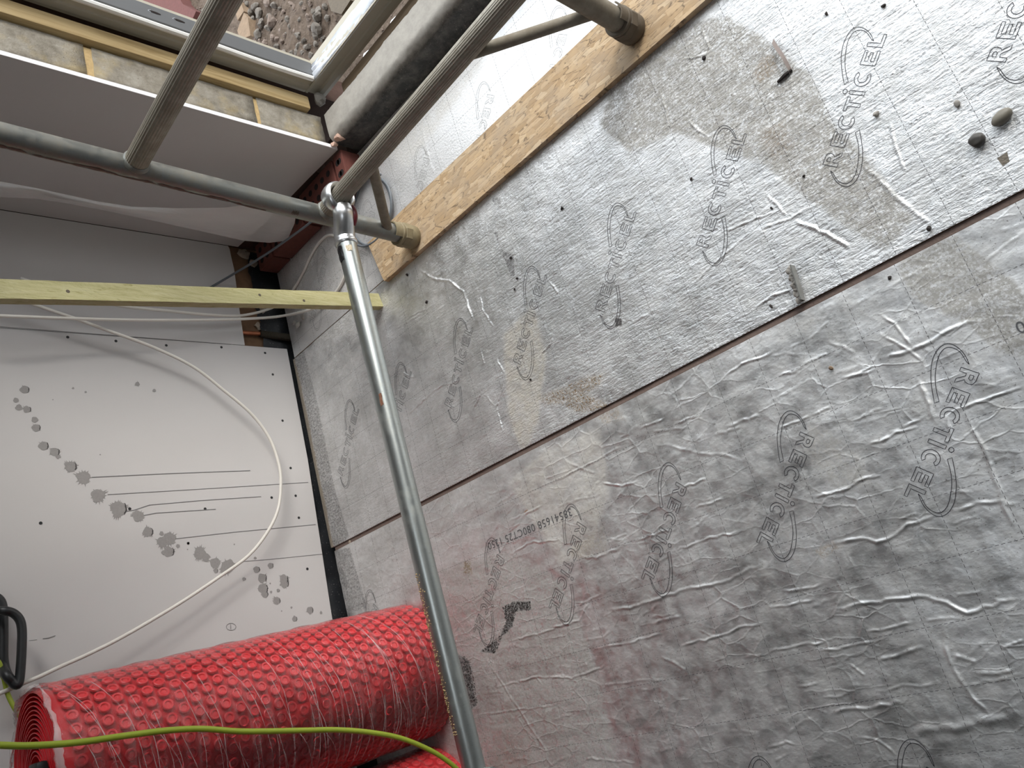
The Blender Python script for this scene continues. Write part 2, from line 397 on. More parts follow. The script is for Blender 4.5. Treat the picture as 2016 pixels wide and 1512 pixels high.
def film(name, col, alpha, rough, bscale, streak=None):
    k = NT(name); p = k.pos()
    tr = k.node('BsdfTransparent'); tr.inputs[0].default_value = (1, 1, 1, 1); mx = k.node('MixShader')
    n = k.noise(k.map(p, bscale), 1, 4, .6, .8)
    a = alpha
    if streak:
        st = k.ramp(k.noise(k.map(p, streak, (0, .0, 0)), 1, 3, .55, .4), [(.56, 0.), (.66, 1.)])
        a = k.math('ADD', alpha, k.math('MULTIPLY', st, .12), clamp=True)
    k.set(Base_Color=col, Roughness=rough, Normal=k.bump(n, .6, .004), Specular_IOR_Level=.6)
    k.put(mx.inputs[0], a); k.L(tr.outputs[0], mx.inputs[1]); k.L(k.p.outputs[0], mx.inputs[2]); k.L(mx.outputs[0], k.out.inputs[0])
    return k.mat
M['polythene'] = film('clear_polythene', (.80, .78, .76), .55, .25, (30, 30, 14))
def wrap_film():
    k = NT('stretch_wrap'); p = k.pos(); tr = k.node('BsdfTransparent'); gl = k.node('BsdfGlossy'); df = k.node('BsdfDiffuse'); m1 = k.node('MixShader'); m2 = k.node('MixShader'); fr = k.node('Fresnel')
    tr.inputs[0].default_value = (.97, .95, .95, 1); gl.inputs['Color'].default_value = (1, 1, 1, 1); gl.inputs['Roughness'].default_value = .10; df.inputs[0].default_value = (.85, .80, .80, 1); fr.inputs[0].default_value = 1.28
    n = k.noise(k.map(p, (26, 26, 90)), 1, 4, .6, .8); b = k.bump(n, .8, .005)
    k.L(b, gl.inputs['Normal']); k.L(b, fr.inputs['Normal']); k.L(fr.outputs[0], m1.inputs[0]); k.L(tr.outputs[0], m1.inputs[1]); k.L(gl.outputs[0], m1.inputs[2])
    st = k.math('MULTIPLY', k.ramp(k.noise(k.map(p, (5, 5, 110)), 1, 4, .6, .5), [(.50, 0.), (.70, 1.)]), .08); k.L(k.math('ADD', st, .02), m2.inputs[0])
    k.L(m1.outputs[0], m2.inputs[1]); k.L(df.outputs[0], m2.inputs[2]); k.L(m2.outputs[0], k.out.inputs[0]); return k.mat
M['wrap'] = wrap_film()

M['fold'] = film('film_fold', (.9, .84, .84), .30, .2, (30, 30, 30))

def redsheet():
    k = NT('red_plastic_sheet'); p = k.pos(); n = k.noise(p, 40, 4, .6); sp = k.math('GREATER_THAN', k.noise(p, 140, 3, .6), .73)
    c = k.mix(n, (.58, .012, .020), (.70, .022, .032)); c = k.mix(k.math('MULTIPLY', sp, .2), c, (.6, .2, .18))
    k.set(Base_Color=c, Roughness=.34, Subsurface_Weight=0.0); return k.mat
M['red'] = redsheet()
M['redstud'] = plain('red_plastic_stud', (.72, .050, .060), .30, 0, 60, .15)

# ------------------------------------------------------------------ the room shell
XP = -0.012           # face of the plasterboard on the left wall
wall_left = struct(obj('wall_left', MB().box((-.30, -4.2, -.12), (-.040, .432, 2.45)), M['brownwall'], origin=(-.17, -2, -.12)))
wb = MB().box((-.04, .1245, .03), (.47, .2302, 2.45)); wb.box((-.04, .33, -.4), (.598, .432, 2.45)); wb.box((-.04, .13, -.12), (.60, .228, .03))
wb.box((.47, .1245, 2.16), (3.8, .432, 2.45)); wb.box((3.8, .11, -.12), (4.6, .432, 2.45)); wb.box((.60, .11, -.4), (3.8, .432, -.11))
wall_back = struct(obj('wall_back', wb, M['darkwall'], origin=(1, .1, 0)))
wall_right = struct(obj('wall_right', MB().box((4.5, -4.2, -.12), (4.65, .11, 2.45)), M['white']))
wall_front = struct(obj('wall_front', MB().box((-.04, -4.35, -.12), (4.65, -4.2, 2.45)), M['white']))
SK = (1.9, 2.9, -1.7, -.9)      # roof light added in the unseen ceiling, for cool reflections on the floor
cb = MB()
for lo, hi in (((-.3, -4.35), (SK[0], .43)), ((SK[1], -4.35), (4.65, .43)), ((SK[0], -4.35), (SK[1], SK[2])), ((SK[0], SK[3]), (SK[1], .43))):
    cb.box((lo[0], lo[1], 2.45), (hi[0], hi[1], 2.6))
ceiling = struct(obj('ceiling', cb, M['ceil']))
floor = struct(obj('floor', MB().box((-.04, -4.2, -.30), (4.5, .12, -.105)), M['slab']))

# left wall: two sheets of plasterboard, with screws, splashes and pencil marks
def panel_x(name, outline_px, label=None):
    pts = [tuple(on(x, y, 'x', XP)[1:]) for x, y in outline_px]
    return obj(name, MB().prism(pts, lambda y, z, h: (h, y, z), XP - .0125, XP), M['paper'], wall_left)
yj = [on(x, y, 'x', XP)[1] for x, y in ((0, 643), (482, 680))]
p_a = [on(482, 680.5, 'x', XP), on(565, 687, 'x', XP), on(606, 905, 'x', XP), on(652, 1205, 'x', XP), (0, -1.70, .062), (0, -4.15, .06), (0, -4.15, 2.44), (0, yj[0] - .004, 2.44), (0, yj[0] - .0015, .9)]
near = MB().prism([(q[1], q[2]) for q in p_a], lambda y, z, h: (h, y, z), XP - .0125, XP)
board_near = obj('plasterboard_panel', near, M['paper'], wall_left)
p_b = [on(482, 679.5, 'x', XP), on(471, 607, 'x', XP), on(465, 560, 'x', XP), on(461, 530, 'x', XP), on(455, 505, 'x', XP), on(452, 490, 'x', XP), (0, .108, .168), (0, .108, 2.44), (0, yj[0] + .003, 2.44), (0, yj[0] + .0005, .9)]
far = MB().prism([(min(q[1], .108), q[2]) for q in p_b], lambda y, z, h: (h, y, z), XP - .0125, XP)
board_far = obj('plasterboard_panel', far, M['paper'], wall_left)

def zl(x, y): return x / 3.024, 600 + y / 3.024
def zm(x, y): return 200 + x / 4, 1000 + y / 4
def wpt(px, py, e=.0006): q = on(px, py, 'x', XP + e); return Vector((XP + e, q[1], q[2]))

def splat(cx, cy, r, spikes, seed, e=.0006, stretch=(1, 1)):
    q = random.Random(seed); pts = []; n = 64
    c = wpt(cx, cy, e); s = (wpt(cx + r, cy, e) - c).length
    ax = (wpt(cx + 10, cy, e) - c).normalized(); ay = (wpt(cx, cy + 10, e) - c).normalized()
    ph = [q.uniform(0, 6.28) for _ in range(3)]
    for i in range(n):
        a = 2 * PI * i / n
        k = 1 + .07 * math.sin(3 * a + ph[0]) + .05 * math.sin(5 * a + ph[1])
        if spikes and i % 2 == 0 and q.random() < spikes * (.75 if abs(math.sin(a * .5 + seed)) > .4 else .2): k *= q.uniform(1.15, 1.6)
        pts.append(c + ax * (math.cos(a) * s * k * stretch[0]) + ay * (math.sin(a) * s * k * stretch[1]))
    return MB().add([c] + pts, [(0, 1 + i, 1 + (i + 1) % n) for i in range(n)]), c, ax, ay, s

def crescent(c, ax, ay, s, seed):
    q = random.Random(seed + 99); V = []; F = []; n = 9
    for i in range(n):
        a = -.85 + 1.7 * i / (n - 1); o = s * (1.02 + q.uniform(0, .16)); w = s * .22 * math.cos(a * 1.5) * q.uniform(.6, 1.3)
        for rr in (o, max(o - w, o * .8)): V.append(c + Vector((.0005, 0, 0)) + ax * (math.cos(a) * rr) + ay * (math.sin(a) * rr))
    for i in range(n - 1): F.append((2 * i, 2 * i + 1, 2 * i + 3, 2 * i + 2))
    return MB().add(V, F)

sp = [(zl, *b) for b in ((145, 505, 27, 1, .3), (95, 568, 17, 0, 0), (112, 612, 21, 0, .2), (160, 622, 23, 1, .2), (207, 684, 20, 0, 0), (214, 732, 25, 1, .1),
      (258, 840, 29, 1, .2), (325, 875, 27, 1, .5), (345, 902, 15, 0, .3), (420, 963, 34, 1, .6), (497, 1028, 40, 0, .8), (582, 1135, 40, 0, .9), (705, 1215, 46, 1, .9),
      (822, 1257, 33, 0, .9), (880, 1352, 29, 1, .7), (962, 1362, 13, 0, .2), (1010, 1392, 36, 0, .8), (965, 1412, 30, 0, .6), (1005, 1470, 30, 1, .3), (975, 1475, 14, 0, .1),
      (435, 497, 7, 0, .5), (510, 520, 7, 0, .5), (818, 472, 14, 0, .4), (918, 510, 10, 0, .4), (1120, 1420, 8, 0, .2), (1060, 1437, 11, 0, .5), (596, 892, 4, 1, 0), (315, 565, 4, 0, 0))]
sp += [(zm, *b) for b in ((775, 355, 46, 0, .5), (820, 390, 32, 0, .4), (895, 435, 40, 0, .2), (985, 470, 48, 0, .7), (1010, 445, 36, 0, .6), (898, 495, 17, 1, 0), (1220, 485, 24, 1, .2),
      (1330, 455, 21, 1, 0), (1265, 553, 33, 1, .2), (1270, 635, 36, 1, .2), (1285, 680, 24, 1, .2), (1435, 560, 32, 1, .3), (1440, 595, 30, 1, .3), (1380, 730, 26, 1, .3), (1640, 805, 24, 1, .1),
      (1520, 873, 19, 1, .1), (1122, 560, 13, 1, .4), (683, 278, 10, 0, 0), (1208, 395, 10, 1, 0), (1390, 650, 12, 1, 0), (1335, 662, 9, 0, 0), (1728, 825, 10, 0, .3), (1495, 785, 8, 0, .2),
      (1418, 812, 5, 0, 0), (1045, 287, 6, 0, 0), (1328, 595, 6, 0, 0), (677, 327, 5, 0, 0))]
for i, (fz, x, y, r, core, sk) in enumerate(sp):
    px, py = fz(x, y); k = 3.024 if fz is zl else 4.
    s_, c, ax, ay, s = splat(px, py, r / k, sk, i, .0006 + .00002 * (i % 7), (1, 1.05))
    o = obj('splash_mark', s_, M['splash'], board_near)
    if core: obj('wet_edge', crescent(c, ax, ay, s, i), M['splash_dark'], board_near)

def ribbon_wall(pts, w, mat, name, e=.0009, parent=None):
    P = [wpt(*q, e) for q in pts]; V = []; F = []
    for i, p in enumerate(P):
        t = (P[min(i + 1, len(P) - 1)] - P[max(i - 1, 0)]).normalized(); s = Vector((1, 0, 0)).cross(t) * (w / 2)
        V += [p - s, p + s]
    for i in range(len(P) - 1): F.append((2 * i, 2 * i + 1, 2 * i + 3, 2 * i + 2))
    return obj(name, MB().add(V, F), mat, parent or board_near)
for L, w in (([(548, 1027), (1000, 1005), (1490, 987)], .0022), ([(640, 1130), (1200, 1097), (1835, 1057)], .0017), ([(745, 1230), (800, 1222), (890, 1192), (1200, 1165), (1555, 1142)], .0019),
             ([(855, 1254), (930, 1240), (1285, 1217)], .0019), ([(1045, 1393), (1400, 1353), (1880, 1308)], .0017), ([(1420, 1530), (1600, 1516), (1920, 1484)], .0014)):
    ribbon_wall([zl(*q) for q in L], w, M['pencil'], 'drip_run')
ribbon_wall([zl(0, 137), zl(600, 180), zl(1375, 236)], .0016, M['pencil'], 'pencil_line', .0009, board_far)
ribbon_wall([(84, 1257.5), (96, 1256), (109, 1251.5)], .0018, M['pencil'], 'pencil_line')
ribbon_wall([(57, 1261), (73, 1259.5)], .0008, M['pencil'], 'pencil_line')
ci = [(455 + 9.5 * math.cos(a), 1234 + 7 * math.sin(a)) for a in np.linspace(0, 2 * PI, 15)]
mk = ribbon_wall(ci, .0012, M['pencil'], 'pencil_mark')
ribbon_wall([(454, 1229), (454.5, 1239)], .0016, M['pencil'], 'pencil_mark')

scr = [zl(*q) for q in ((403, 193), (690, 216), (990, 242), (1318, 253), (1578, 287), (1624, 415), (1682, 690), (1730, 972), (1617, 1148), (1760, 1137), (1779, 1268), (242, 1300), (1221, 1215), (772, 1215))] + [zm(1620, 480)]
for px, py in scr:
    c = wpt(px, py, 0)
    obj('screw', MB().lathe([(-.0005, .0044), (.0007, .0044), (.0009, .0036), (.0003, .0018)], c, (1, 0, 0), 10), M['screw'], board_near)

# back wall: plasterboard up to the opening, old brick in the reveal, red bricks below
pb = MB().prism([(-.011, .13), (.20, .105), (.45, .0915), (.6135, .079), (.618, .86), (.62, 2.44), (-.011, 2.44)], lambda x, z, h: (x, h, z), .11, .1234)  # back wall and opening: figures baked from scaling the group about the camera
board_back = obj('plasterboard_panel', pb, M['paper'], wall_back)
obj('board_edge', MB().prism([(.613, .081), (.6165, .081), (.6235, 2.44), (.617, 2.44)], lambda x, z, h: (x, h, z), .1102, .1232), M['gypsum'], wall_back)

jz = [(.112, .334), (.348, .569), (.583, .795), (.814, 1.016), (1.031, 1.235), (1.251, 1.472), (1.488, 1.719), (1.735, 2.15)]
for i, (a, b) in enumerate(jz):
    bm = bmesh.new(); bmesh.ops.create_cube(bm, size=1)
    bmesh.ops.subdivide_edges(bm, edges=bm.edges[:], cuts=5, use_grid_fill=True)
    q = random.Random(i)
    for v in bm.verts:
        v.co = Vector(((v.co.x) * .13 + .543, v.co.y * .104 + .1792, v.co.z * (b - a) + (a + b) / 2)) + Vector((q.uniform(-.0008, .0008), q.uniform(-.0014, .0014), q.uniform(-.0016, .0016)))
    obj('brick', MB().bm(bm), M['blockface'], wall_back, 'all')
for i in range(len(jz) - 1):
    obj('mortar_joint', MB().box((.5, .129, jz[i][1] - .002), (.606, .227, jz[i + 1][0] + .002), .002), M['mortar'], wall_back)

# red engineering bricks of the plinth below the board
def red_brick(x0, x1, z0, z1, holes):
    b = obj('brick', MB().box((x0, .0035, z0), (x1, .108, z1), .003), M['redbrick'], wall_back)
    if holes:
        for hx in np.linspace(x0 + .03, x1 - .03, max(2, int((x1 - x0) / .043))):
            for hy in (.032, .075):
                h = MB().tube([(hx, hy, z1 - .03), (hx, hy, z1 + .0006)], [.011, .011], 10); h.v = [(x, y if abs(y - hy) < 1 else y, z) for x, y, z in h.v]
                obj('perforation', h, M['hole'], b)
for a, b in ((.012, .112), (.122, .337), (.347, .562), (.572, .622)): red_brick(a, b, .003, .075, True)

# ------------------------------------------------------------------ the opening: frame, stud, beam
door = bpy.data.objects.new('door_1', None); C.objects.link(door); door.location = (.7, .31, .1); struct(door)
FX0, FX1, FY = .6126, .676, .314
obj('frame_jamb', MB().prism([(FX0, FY), (FX0 + .012, FY - .003), (FX0 + .03, FY - .003), (FX0 + .034, FY + .002), (FX1 - .008, FY + .002), (FX1 - .004, FY - .004), (FX1, FY - .004), (FX1, FY + .075), (FX0, FY + .075)],
    lambda x, y, h: (x, y, h), .155, 2.15), M['frame'], door)
obj('jamb_rebate', MB().box((FX1 - .004, FY + .010, .157), (FX1 + .006, FY + .060, 2.10), .002), M['frame_grey'], door)
obj('jamb_tape', MB().tube(crom([(FX1 - .001 + .0012 * math.sin(z * 9), FY - .001 + .002 * math.sin(z * 15), z) for z in (.16, .25, .32, .4, .5, .6, .8, 1.1, 1.5, 2.09)], 4), .0085, 8), M['tape_white'], door, True)
for pz in ((305, 25), (353, 41)):
    q = on(pz[0], pz[1], 'x', FX1 + .006)
    obj('drain_slot', MB().prism([(.016 * math.cos(a) , .0035 * math.sin(a)) for a in np.linspace(0, 2 * PI, 14, endpoint=False)], lambda u, v, h: (h, q[1] + v, q[2] + u), FX1 + .004, FX1 + .0068), M['hole'], door)
    obj('slot_rim', MB().tube([(FX1 + .0062, q[1] + .0045 * math.sin(a), q[2] + .018 * math.cos(a)) for a in np.linspace(-.9, .9, 8)], .0009, 6), M['tape'], door)
obj('frame_sill', MB().prism([(FY, .083), (FY - .003, .096), (FY - .003, .112), (FY + .002, .116), (FY + .002, .142), (FY - .004, .147), (FY - .004, .155), (FY + .075, .155), (FY + .075, .083)],
    lambda y, z, h: (h, y, z), FX0 + .004, 3.76), M['frame'], door)
# crinkled silver tape along the sill
V = []; F = []; nx, ny = 120, 10
for i in range(nx):
    for j in range(ny):
        x = .674 + (3.7 - .674) * (i / (nx - 1)) ** 1.6; t = j / (ny - 1)
        y = FY - .005 + t * .055; z = .1562 + .0022 * math.sin(9 * t + 17 * x) * math.sin(5 * t) + nrg.normal(0, .0007) + .006 * math.exp(-((x - .679) / .03) ** 2) * (.5 + .5 * math.sin(20 * t))
        if t < .08: z -= .008
        V.append((x, y, z))
for i in range(nx - 1):
    for j in range(ny - 1): F.append((i * ny + j, (i + 1) * ny + j, (i + 1) * ny + j + 1, i * ny + j + 1))
obj('sill_tape', MB().add(V, F), M['tape'], door, 'all')
obj('frame_jamb', MB().box((3.70, FY, .155), (3.76, FY + .075, 2.15)), M['frame'], door)
obj('frame_head', MB().box((FX0, FY, 2.10), (3.76, FY + .075, 2.16)), M['frame'], door)
obj('mortar_fillet', MB().blob((.628, .287, .112), .031, 4, .5, 2, (.6, 1, 1.0)), M['cement'], door)

stud = MB().box((.552, .2368, .155), (.627, .2855, 2.15), .006)
tag(obj('timber_stud', stud, M['softwood'], None, True), 'pale softwood stud standing between the old brick reveal and the frame', 'timber stud')

beam = MB()
prof = [(.121, .0)] + [(.121, z) for z in (.02, .04, .06)] + [(.121 + .032 * (1 - math.cos(a)), .070 + .036 * math.sin(a)) for a in np.linspace(.0, PI / 2, 9)] + [(.175, .107), (.20, .107), (.2305, .106), (.2335, .101), (.2335, .0)]
V = []; n = len(prof); nxs = 300
for i in range(nxs):
    x = .622 + 3.17 * i / (nxs - 1)
    for j, (y, z) in enumerate(prof): V.append((x, y + nrg.normal(0, .0007) + .0015 * math.sin(x * 13), z + nrg.normal(0, .0006) * (z > .01) + .001 * math.sin(x * 21) * (z > .05)))
F = [(i * n + j, i * n + (j + 1) % n, (i + 1) * n + (j + 1) % n, (i + 1) * n + j) for i in range(nxs - 1) for j in range(n)]
F += [tuple(range(n - 1, -1, -1)), tuple((nxs - 1) * n + j for j in range(n))]
tag(obj('threshold_beam', beam.add(V, F), M['dpm_dusty'], None, True), 'black membrane-covered threshold beam with a dusty top below the opening', 'beam')
struct(obj('trim_1', MB().box((.626, .123, -.1), (3.76, .231, -.001)), M['dpm']))
struct(obj('trim_2', MB().box((.70, .2365, -.09), (3.76, .309, .072), .004), M['subframe']))
tag(obj('plaster_lump', MB().blob((.650, .127, .092), .0215, 3, .5, 2, (.7, .7, 1.0)), M['pink'], None, True), 'pinkish brown plaster lump stuck on the end of the black threshold beam', 'plaster')
tag(obj('plaster_lump', MB().blob((.628, .117, .096), .016, 8, .5, 2, (.7, .7, 1.2)), M['pink'], None, True), 'pale pink plaster lump behind the bottom corner of the back plasterboard', 'plaster')

# ------------------------------------------------------------------ ground outside with its stones
V = []; F = []; gx, gy = 90, 70
for i in range(gx):
    for j in range(gy):
        x = -1.2 + 3.6 * i / (gx - 1); y = .432 + 2.3 * j / (gy - 1)
        V.append((x, y, -.035 + nrg.normal(0, .006) + .012 * math.sin(7 * x + 2) * math.sin(6 * y)))
for i in range(gx - 1):
    for j in range(gy - 1): F.append((i * gy + j, (i + 1) * gy + j, (i + 1) * gy + j + 1, i * gy + j + 1))
mbg = MB().add(V, F); mbg.box((-12, 2.69, -.2), (16, 14, -.04)); mbg.box((2.39, .432, -.2), (16, 2.7, -.04)); mbg.box((-12, .432, -.2), (-1.19, 2.7, -.04))
ground = struct(obj('ground', mbg, M['soil'], None, 'all', origin=(.5, 1.2, -.04)))
GZ = -.028
stones = [(840, 100, 58, 0), (905, 240, 72, 0), (1020, 55, 66, 1), (1140, 90, 58, 0), (780, 200, 56, 0), (790, 300, 48, 0), (935, 380, 66, 0), (1105, 340, 78, 1), (1040, 440, 60, 0), (1055, 250, 44, 0),
          (880, 530, 66, 0), (838, 625, 48, 1), (920, 650, 46, 1), (1010, 705, 58, 1), (1350, 310, 42, 0), (1390, 430, 48, 0), (1450, 300, 34, 0), (1530, 320, 34, 0), (1680, 290, 56, 1), (1845, 265, 76, 0),
          (1835, 180, 58, 0), (1830, 455, 86, 0), (1795, 570, 58, 0), (1700, 450, 44, 1), (1520, 560, 66, 0), (1600, 640, 42, 0), (1530, 715, 50, 0), (1660, 755, 58, 0), (1580, 840, 44, 0), (1725, 880, 48, 0),
          (1800, 700, 48, 0), (1900, 615, 46, 0), (1180, 745, 52, 0), (1290, 830, 52, 0), (1180, 620, 40, 1), (1250, 660, 38, 1), (1410, 830, 42, 0), (1975, 300, 48, 0), (1945, 120, 56, 0), (1750, 180, 38, 0),
          (1120, 605, 56, 1), (1240, 480, 36, 1), (1300, 560, 34, 1), (1600, 130, 36, 1), (1480, 180, 32, 1), (1280, 200, 30, 1), (1400, 70, 40, 1), (1560, 60, 34, 0), (1700, 60, 40, 1), (700, 60, 44, 0), (640, 40, 36, 1)]
for i, (x, y, r, t) in enumerate(stones):
    c = on(400 + x / 8, y / 8, 'z', GZ); s = r / 8 * float(np.linalg.norm(c - CAM)) / FPX
    obj('stone', MB().blob((c[0], c[1], GZ + s * .35), s * 1.32, i + 20, .5, 2, (1, .85, .8), rz=i), M['stone_b' if t else 'stone_a'], ground)
for i in range(190):
    x, y = rnd.uniform(-.4, 1.05), rnd.uniform(.46, 1.6); s = rnd.uniform(.008, .02)
    obj('stone', MB().blob((x, y, GZ + s * .2), s, i + 200, .5, 1, (1, .85, .75), rz=i), M['stone_b' if i % 3 == 0 else 'stone_a'], ground)
g = MB()
for i in range(1500):
    s = rnd.uniform(.002, .006); g.blob((rnd.uniform(-.5, 1.2), rnd.uniform(.44, 1.8), GZ + rnd.uniform(-.004, .004)), s, i, .4, 0)
fg = obj('fine_gravel', g, M['stone_b'], ground); fg['kind'] = 'stuff'
def slab_px(pts, z0, z1, name, mat, label, cat):
    P = [on(x, y, 'z', z1) for x, y in pts]
    return tag(obj(name, MB().prism([(p[0], p[1]) for p in P], lambda u, v, h: (u, v, h), z0, z1), mat), label, cat)
slab_px([(463, 22), (474, 3), (480, 22), (468, 40)], -.04, .0, 'stone_slab', M['slabstone'], 'smaller tan split stone outside, farther from the frame', 'stone slab')
slab_px([(467, 60), (480, 25), (488, 35), (493, 70), (473, 78)], -.045, .002, 'stone_slab', M['slabstone'], 'larger tan split stone lying outside against the frame', 'stone slab')
slab_px([(645, 0), (652, 22), (672, 28), (690, 0), (680, -20), (650, -15)], -.04, .05, 'dark_block', M['foot_dark'], 'dark brown block on the ground outside above the silver sill', 'block')
slab_px([(262, -12), (300, 18), (378, 40), (386, 22), (360, 8), (340, -25)], -.04, .02, 'red_clay_block', M['paverbrick'], 'red clay block with white flecks outside beyond the jamb', 'block')

# ------------------------------------------------------------------ insulation boards
def smooth_noise(shape, cell, seed):
    """value noise: a coarse random field interpolated smoothly to the grid"""
    r = np.random.default_rng(seed); ny, nx = shape
    cy, cx = cell; gy = int(ny / cy) + 4; gx = int(nx / cx) + 4; G = r.normal(0, 1, (gy, gx))
    yy = np.arange(ny) / cy; xx = np.arange(nx) / cx; iy = yy.astype(int); ix = xx.astype(int)
    fy = yy - iy; fx = xx - ix; fy = fy * fy * (3 - 2 * fy); fx = fx * fx * (3 - 2 * fx)
    a = G[iy][:, ix]; b = G[iy][:, ix + 1]; c = G[iy + 1][:, ix]; d = G[iy + 1][:, ix + 1]
    return (a * (1 - fx) + b * fx) * (1 - fy)[:, None] + (c * (1 - fx) + d * fx) * fy[:, None]

def in_poly(X, Y, P):
    c = np.zeros(X.shape, bool); n = len(P)
    for i in range(n):
        x1, y1 = P[i]; x2, y2 = P[(i + 1) % n]
        if y1 == y2: continue
        k = ((y1 > Y) != (y2 > Y)) & (X < (x2 - x1) * (Y - y1) / (y2 - y1) + x1); c ^= k
    return c

def soften(A, n):
    for _ in range(n):
        A = (A + np.roll(A, 1, 0) + np.roll(A, -1, 0) + np.roll(A, 1, 1) + np.roll(A, -1, 1)) / 5
    return A

STEP = .003
def foil_sheet(name, x0, x1, y0, y1, creases, dirt, amp, mat, parent, edge=None, STEP=.003):
    nx = int(round((x1 - x0) / STEP)) + 1; ny = int(round((y1 - y0) / STEP)) + 1
    xs = np.linspace(x0, x1, nx); ys = np.linspace(y0, y1, ny); X, Y = np.meshgrid(xs, ys)
    H = np.zeros_like(X)
    for cell, a, sd_ in amp: H += a * smooth_noise((ny, nx), cell, sd_)
    q = np.random.default_rng(5)
    for (pts, A, w) in creases:
        P = []
        for i in range(len(pts) - 1):      # jitter a crease like crumpled foil
            a = np.array(pts[i]); b = np.array(pts[i + 1]); L = np.linalg.norm(b - a); k = max(1, int(L / .013))
            for j in range(k):
                p = a + (b - a) * j / k
                if i + j > 0: p = p + q.normal(0, .0014, 2)
                P.append(p)
        P.append(np.array(pts[-1])); n = len(P) - 1
        Lr = np.zeros_like(X) if False else None
        best = {}
        pad = w * 4
        lo = np.min(P, 0) - pad; hi = np.max(P, 0) + pad
        i0, i1 = np.searchsorted(xs, [lo[0], hi[0]]); j0, j1 = np.searchsorted(ys, [lo[1], hi[1]])
        if i1 <= i0 or j1 <= j0: continue
        sx, sy = X[j0:j1, i0:i1], Y[j0:j1, i0:i1]; D = np.full(sx.shape, 9.); S = np.zeros(sx.shape)
        for i in range(n):
            a, b = P[i], P[i + 1]; d = b - a; L2 = d @ d + 1e-12
            t = np.clip(((sx - a[0]) * d[0] + (sy - a[1]) * d[1]) / L2, 0, 1)
            ex = sx - a[0] - t * d[0]; ey = sy - a[1] - t * d[1]; dd = np.hypot(ex, ey)
            k = dd < D; D[k] = dd[k]; S[k] = ((i + t) / n)[k]
        env = np.clip(np.minimum(S, 1 - S) * 6, 0, 1) * (.75 + .25 * np.sin(S * 23 + A * 9e3))
        H[j0:j1, i0:i1] += A * env * (np.exp(-(D / w) ** 2) - .25 * np.exp(-(D / (2.6 * w)) ** 2))
    T = np.zeros((ny, nx))
    # flatten at the board's rim
    V = np.stack([X, Y, H], -1).reshape(-1, 3)
    idx = np.arange(nx * ny).reshape(ny, nx)
    Fq = np.stack([idx[:-1, :-1], idx[:-1, 1:], idx[1:, 1:], idx[1:, :-1]], -1).reshape(-1, 4)
    me = bpy.data.meshes.new(name); off = np.array(parent_world(parent))
    me.vertices.add(len(V)); me.vertices.foreach_set('co', (V - off).astype(np.float32).ravel())
    me.loops.add(Fq.size); me.loops.foreach_set('vertex_index', Fq.astype(np.int32).ravel())
    me.polygons.add(len(Fq)); me.polygons.foreach_set('loop_start', np.arange(0, Fq.size, 4, dtype=np.int32))
    me.polygons.foreach_set('use_smooth', np.ones(len(Fq), bool))
    me.update(calc_edges=True); me.validate()
    for kind in ('dust', 'brown', 'beige', 'dark'):
        A = np.zeros((ny, nx))
        for kk, poly, val, sf in dirt:
            if kk != kind: continue
            k = in_poly(X, Y, poly).astype(float) * val
            A = np.maximum(A, soften(k, sf))
        if kind == 'brown' and edge: A = np.maximum(A, edge(X, Y))
        at = me.attributes.new(kind, 'FLOAT', 'POINT'); at.data.foreach_set('value', A.astype(np.float32).ravel())
    me.materials.append(mat)
    o = bpy.data.objects.new(name, me); C.objects.link(o); o.parent = parent
    def height(x, y):
        i = min(max(int(round((x - x0) / STEP)), 0), nx - 1); j = min(max(int(round((y - y0) / STEP)), 0), ny - 1)
        i0, i1, j0, j1 = max(i - 1, 0), i + 2, max(j - 1, 0), j + 2
        return float(H[j0:j1, i0:i1].max())
    return o, height

def fl(px, py): q = on(px, py, 'z', 0); return (q[0], q[1])
def cr(ox, oy, k, L): return [([fl(ox + x / k, oy + y / k) for x, y in pts], A, w) for pts, A, w in L]
a1, a2, a3 = .0015, .0023, .0033
w1, w2 = .0023, .0032
low = cr(1000, 780, 4, [
    ([(10, 1250), (180, 1150), (300, 1140), (430, 1130)], a2, w1), ([(250, 710), (380, 660), (560, 570), (700, 500), (850, 420), (950, 380)], a1, w1), ([(440, 630), (560, 570)], a1, w1),
    ([(740, 685), (900, 700), (1020, 670)], a3, w1), ([(1240, 530), (1380, 410), (1450, 290), (1600, 10)], .0018, .0085), ([(1140, 380), (1280, 390), (1500, 450), (1700, 460), (1860, 520)], a1, w2),
    ([(1470, 885), (1600, 840), (1720, 800)], a2, w1), ([(1380, 720), (1560, 650)], a3, w1), ([(770, 1140), (940, 1080)], a1, w1), ([(990, 1140), (1150, 1090), (1270, 1040)], a2, w1),
    ([(560, 1270), (700, 1270), (850, 1210), (900, 1180)], a2, w2), ([(1330, 1220), (1500, 1150), (1700, 1090), (1850, 1060)], a2, w1), ([(1320, 215), (1500, 150)], a2, w1), ([(1030, 265), (1240, 170)], a2, w1),
    ([(450, 510), (560, 570), (700, 600)], a1, w2), ([(880, 330), (970, 295)], a1, w1), ([(1720, 240), (1850, 190), (2000, 150)], a2, w2), ([(0, 985), (120, 930), (280, 860)], a1, w1)])
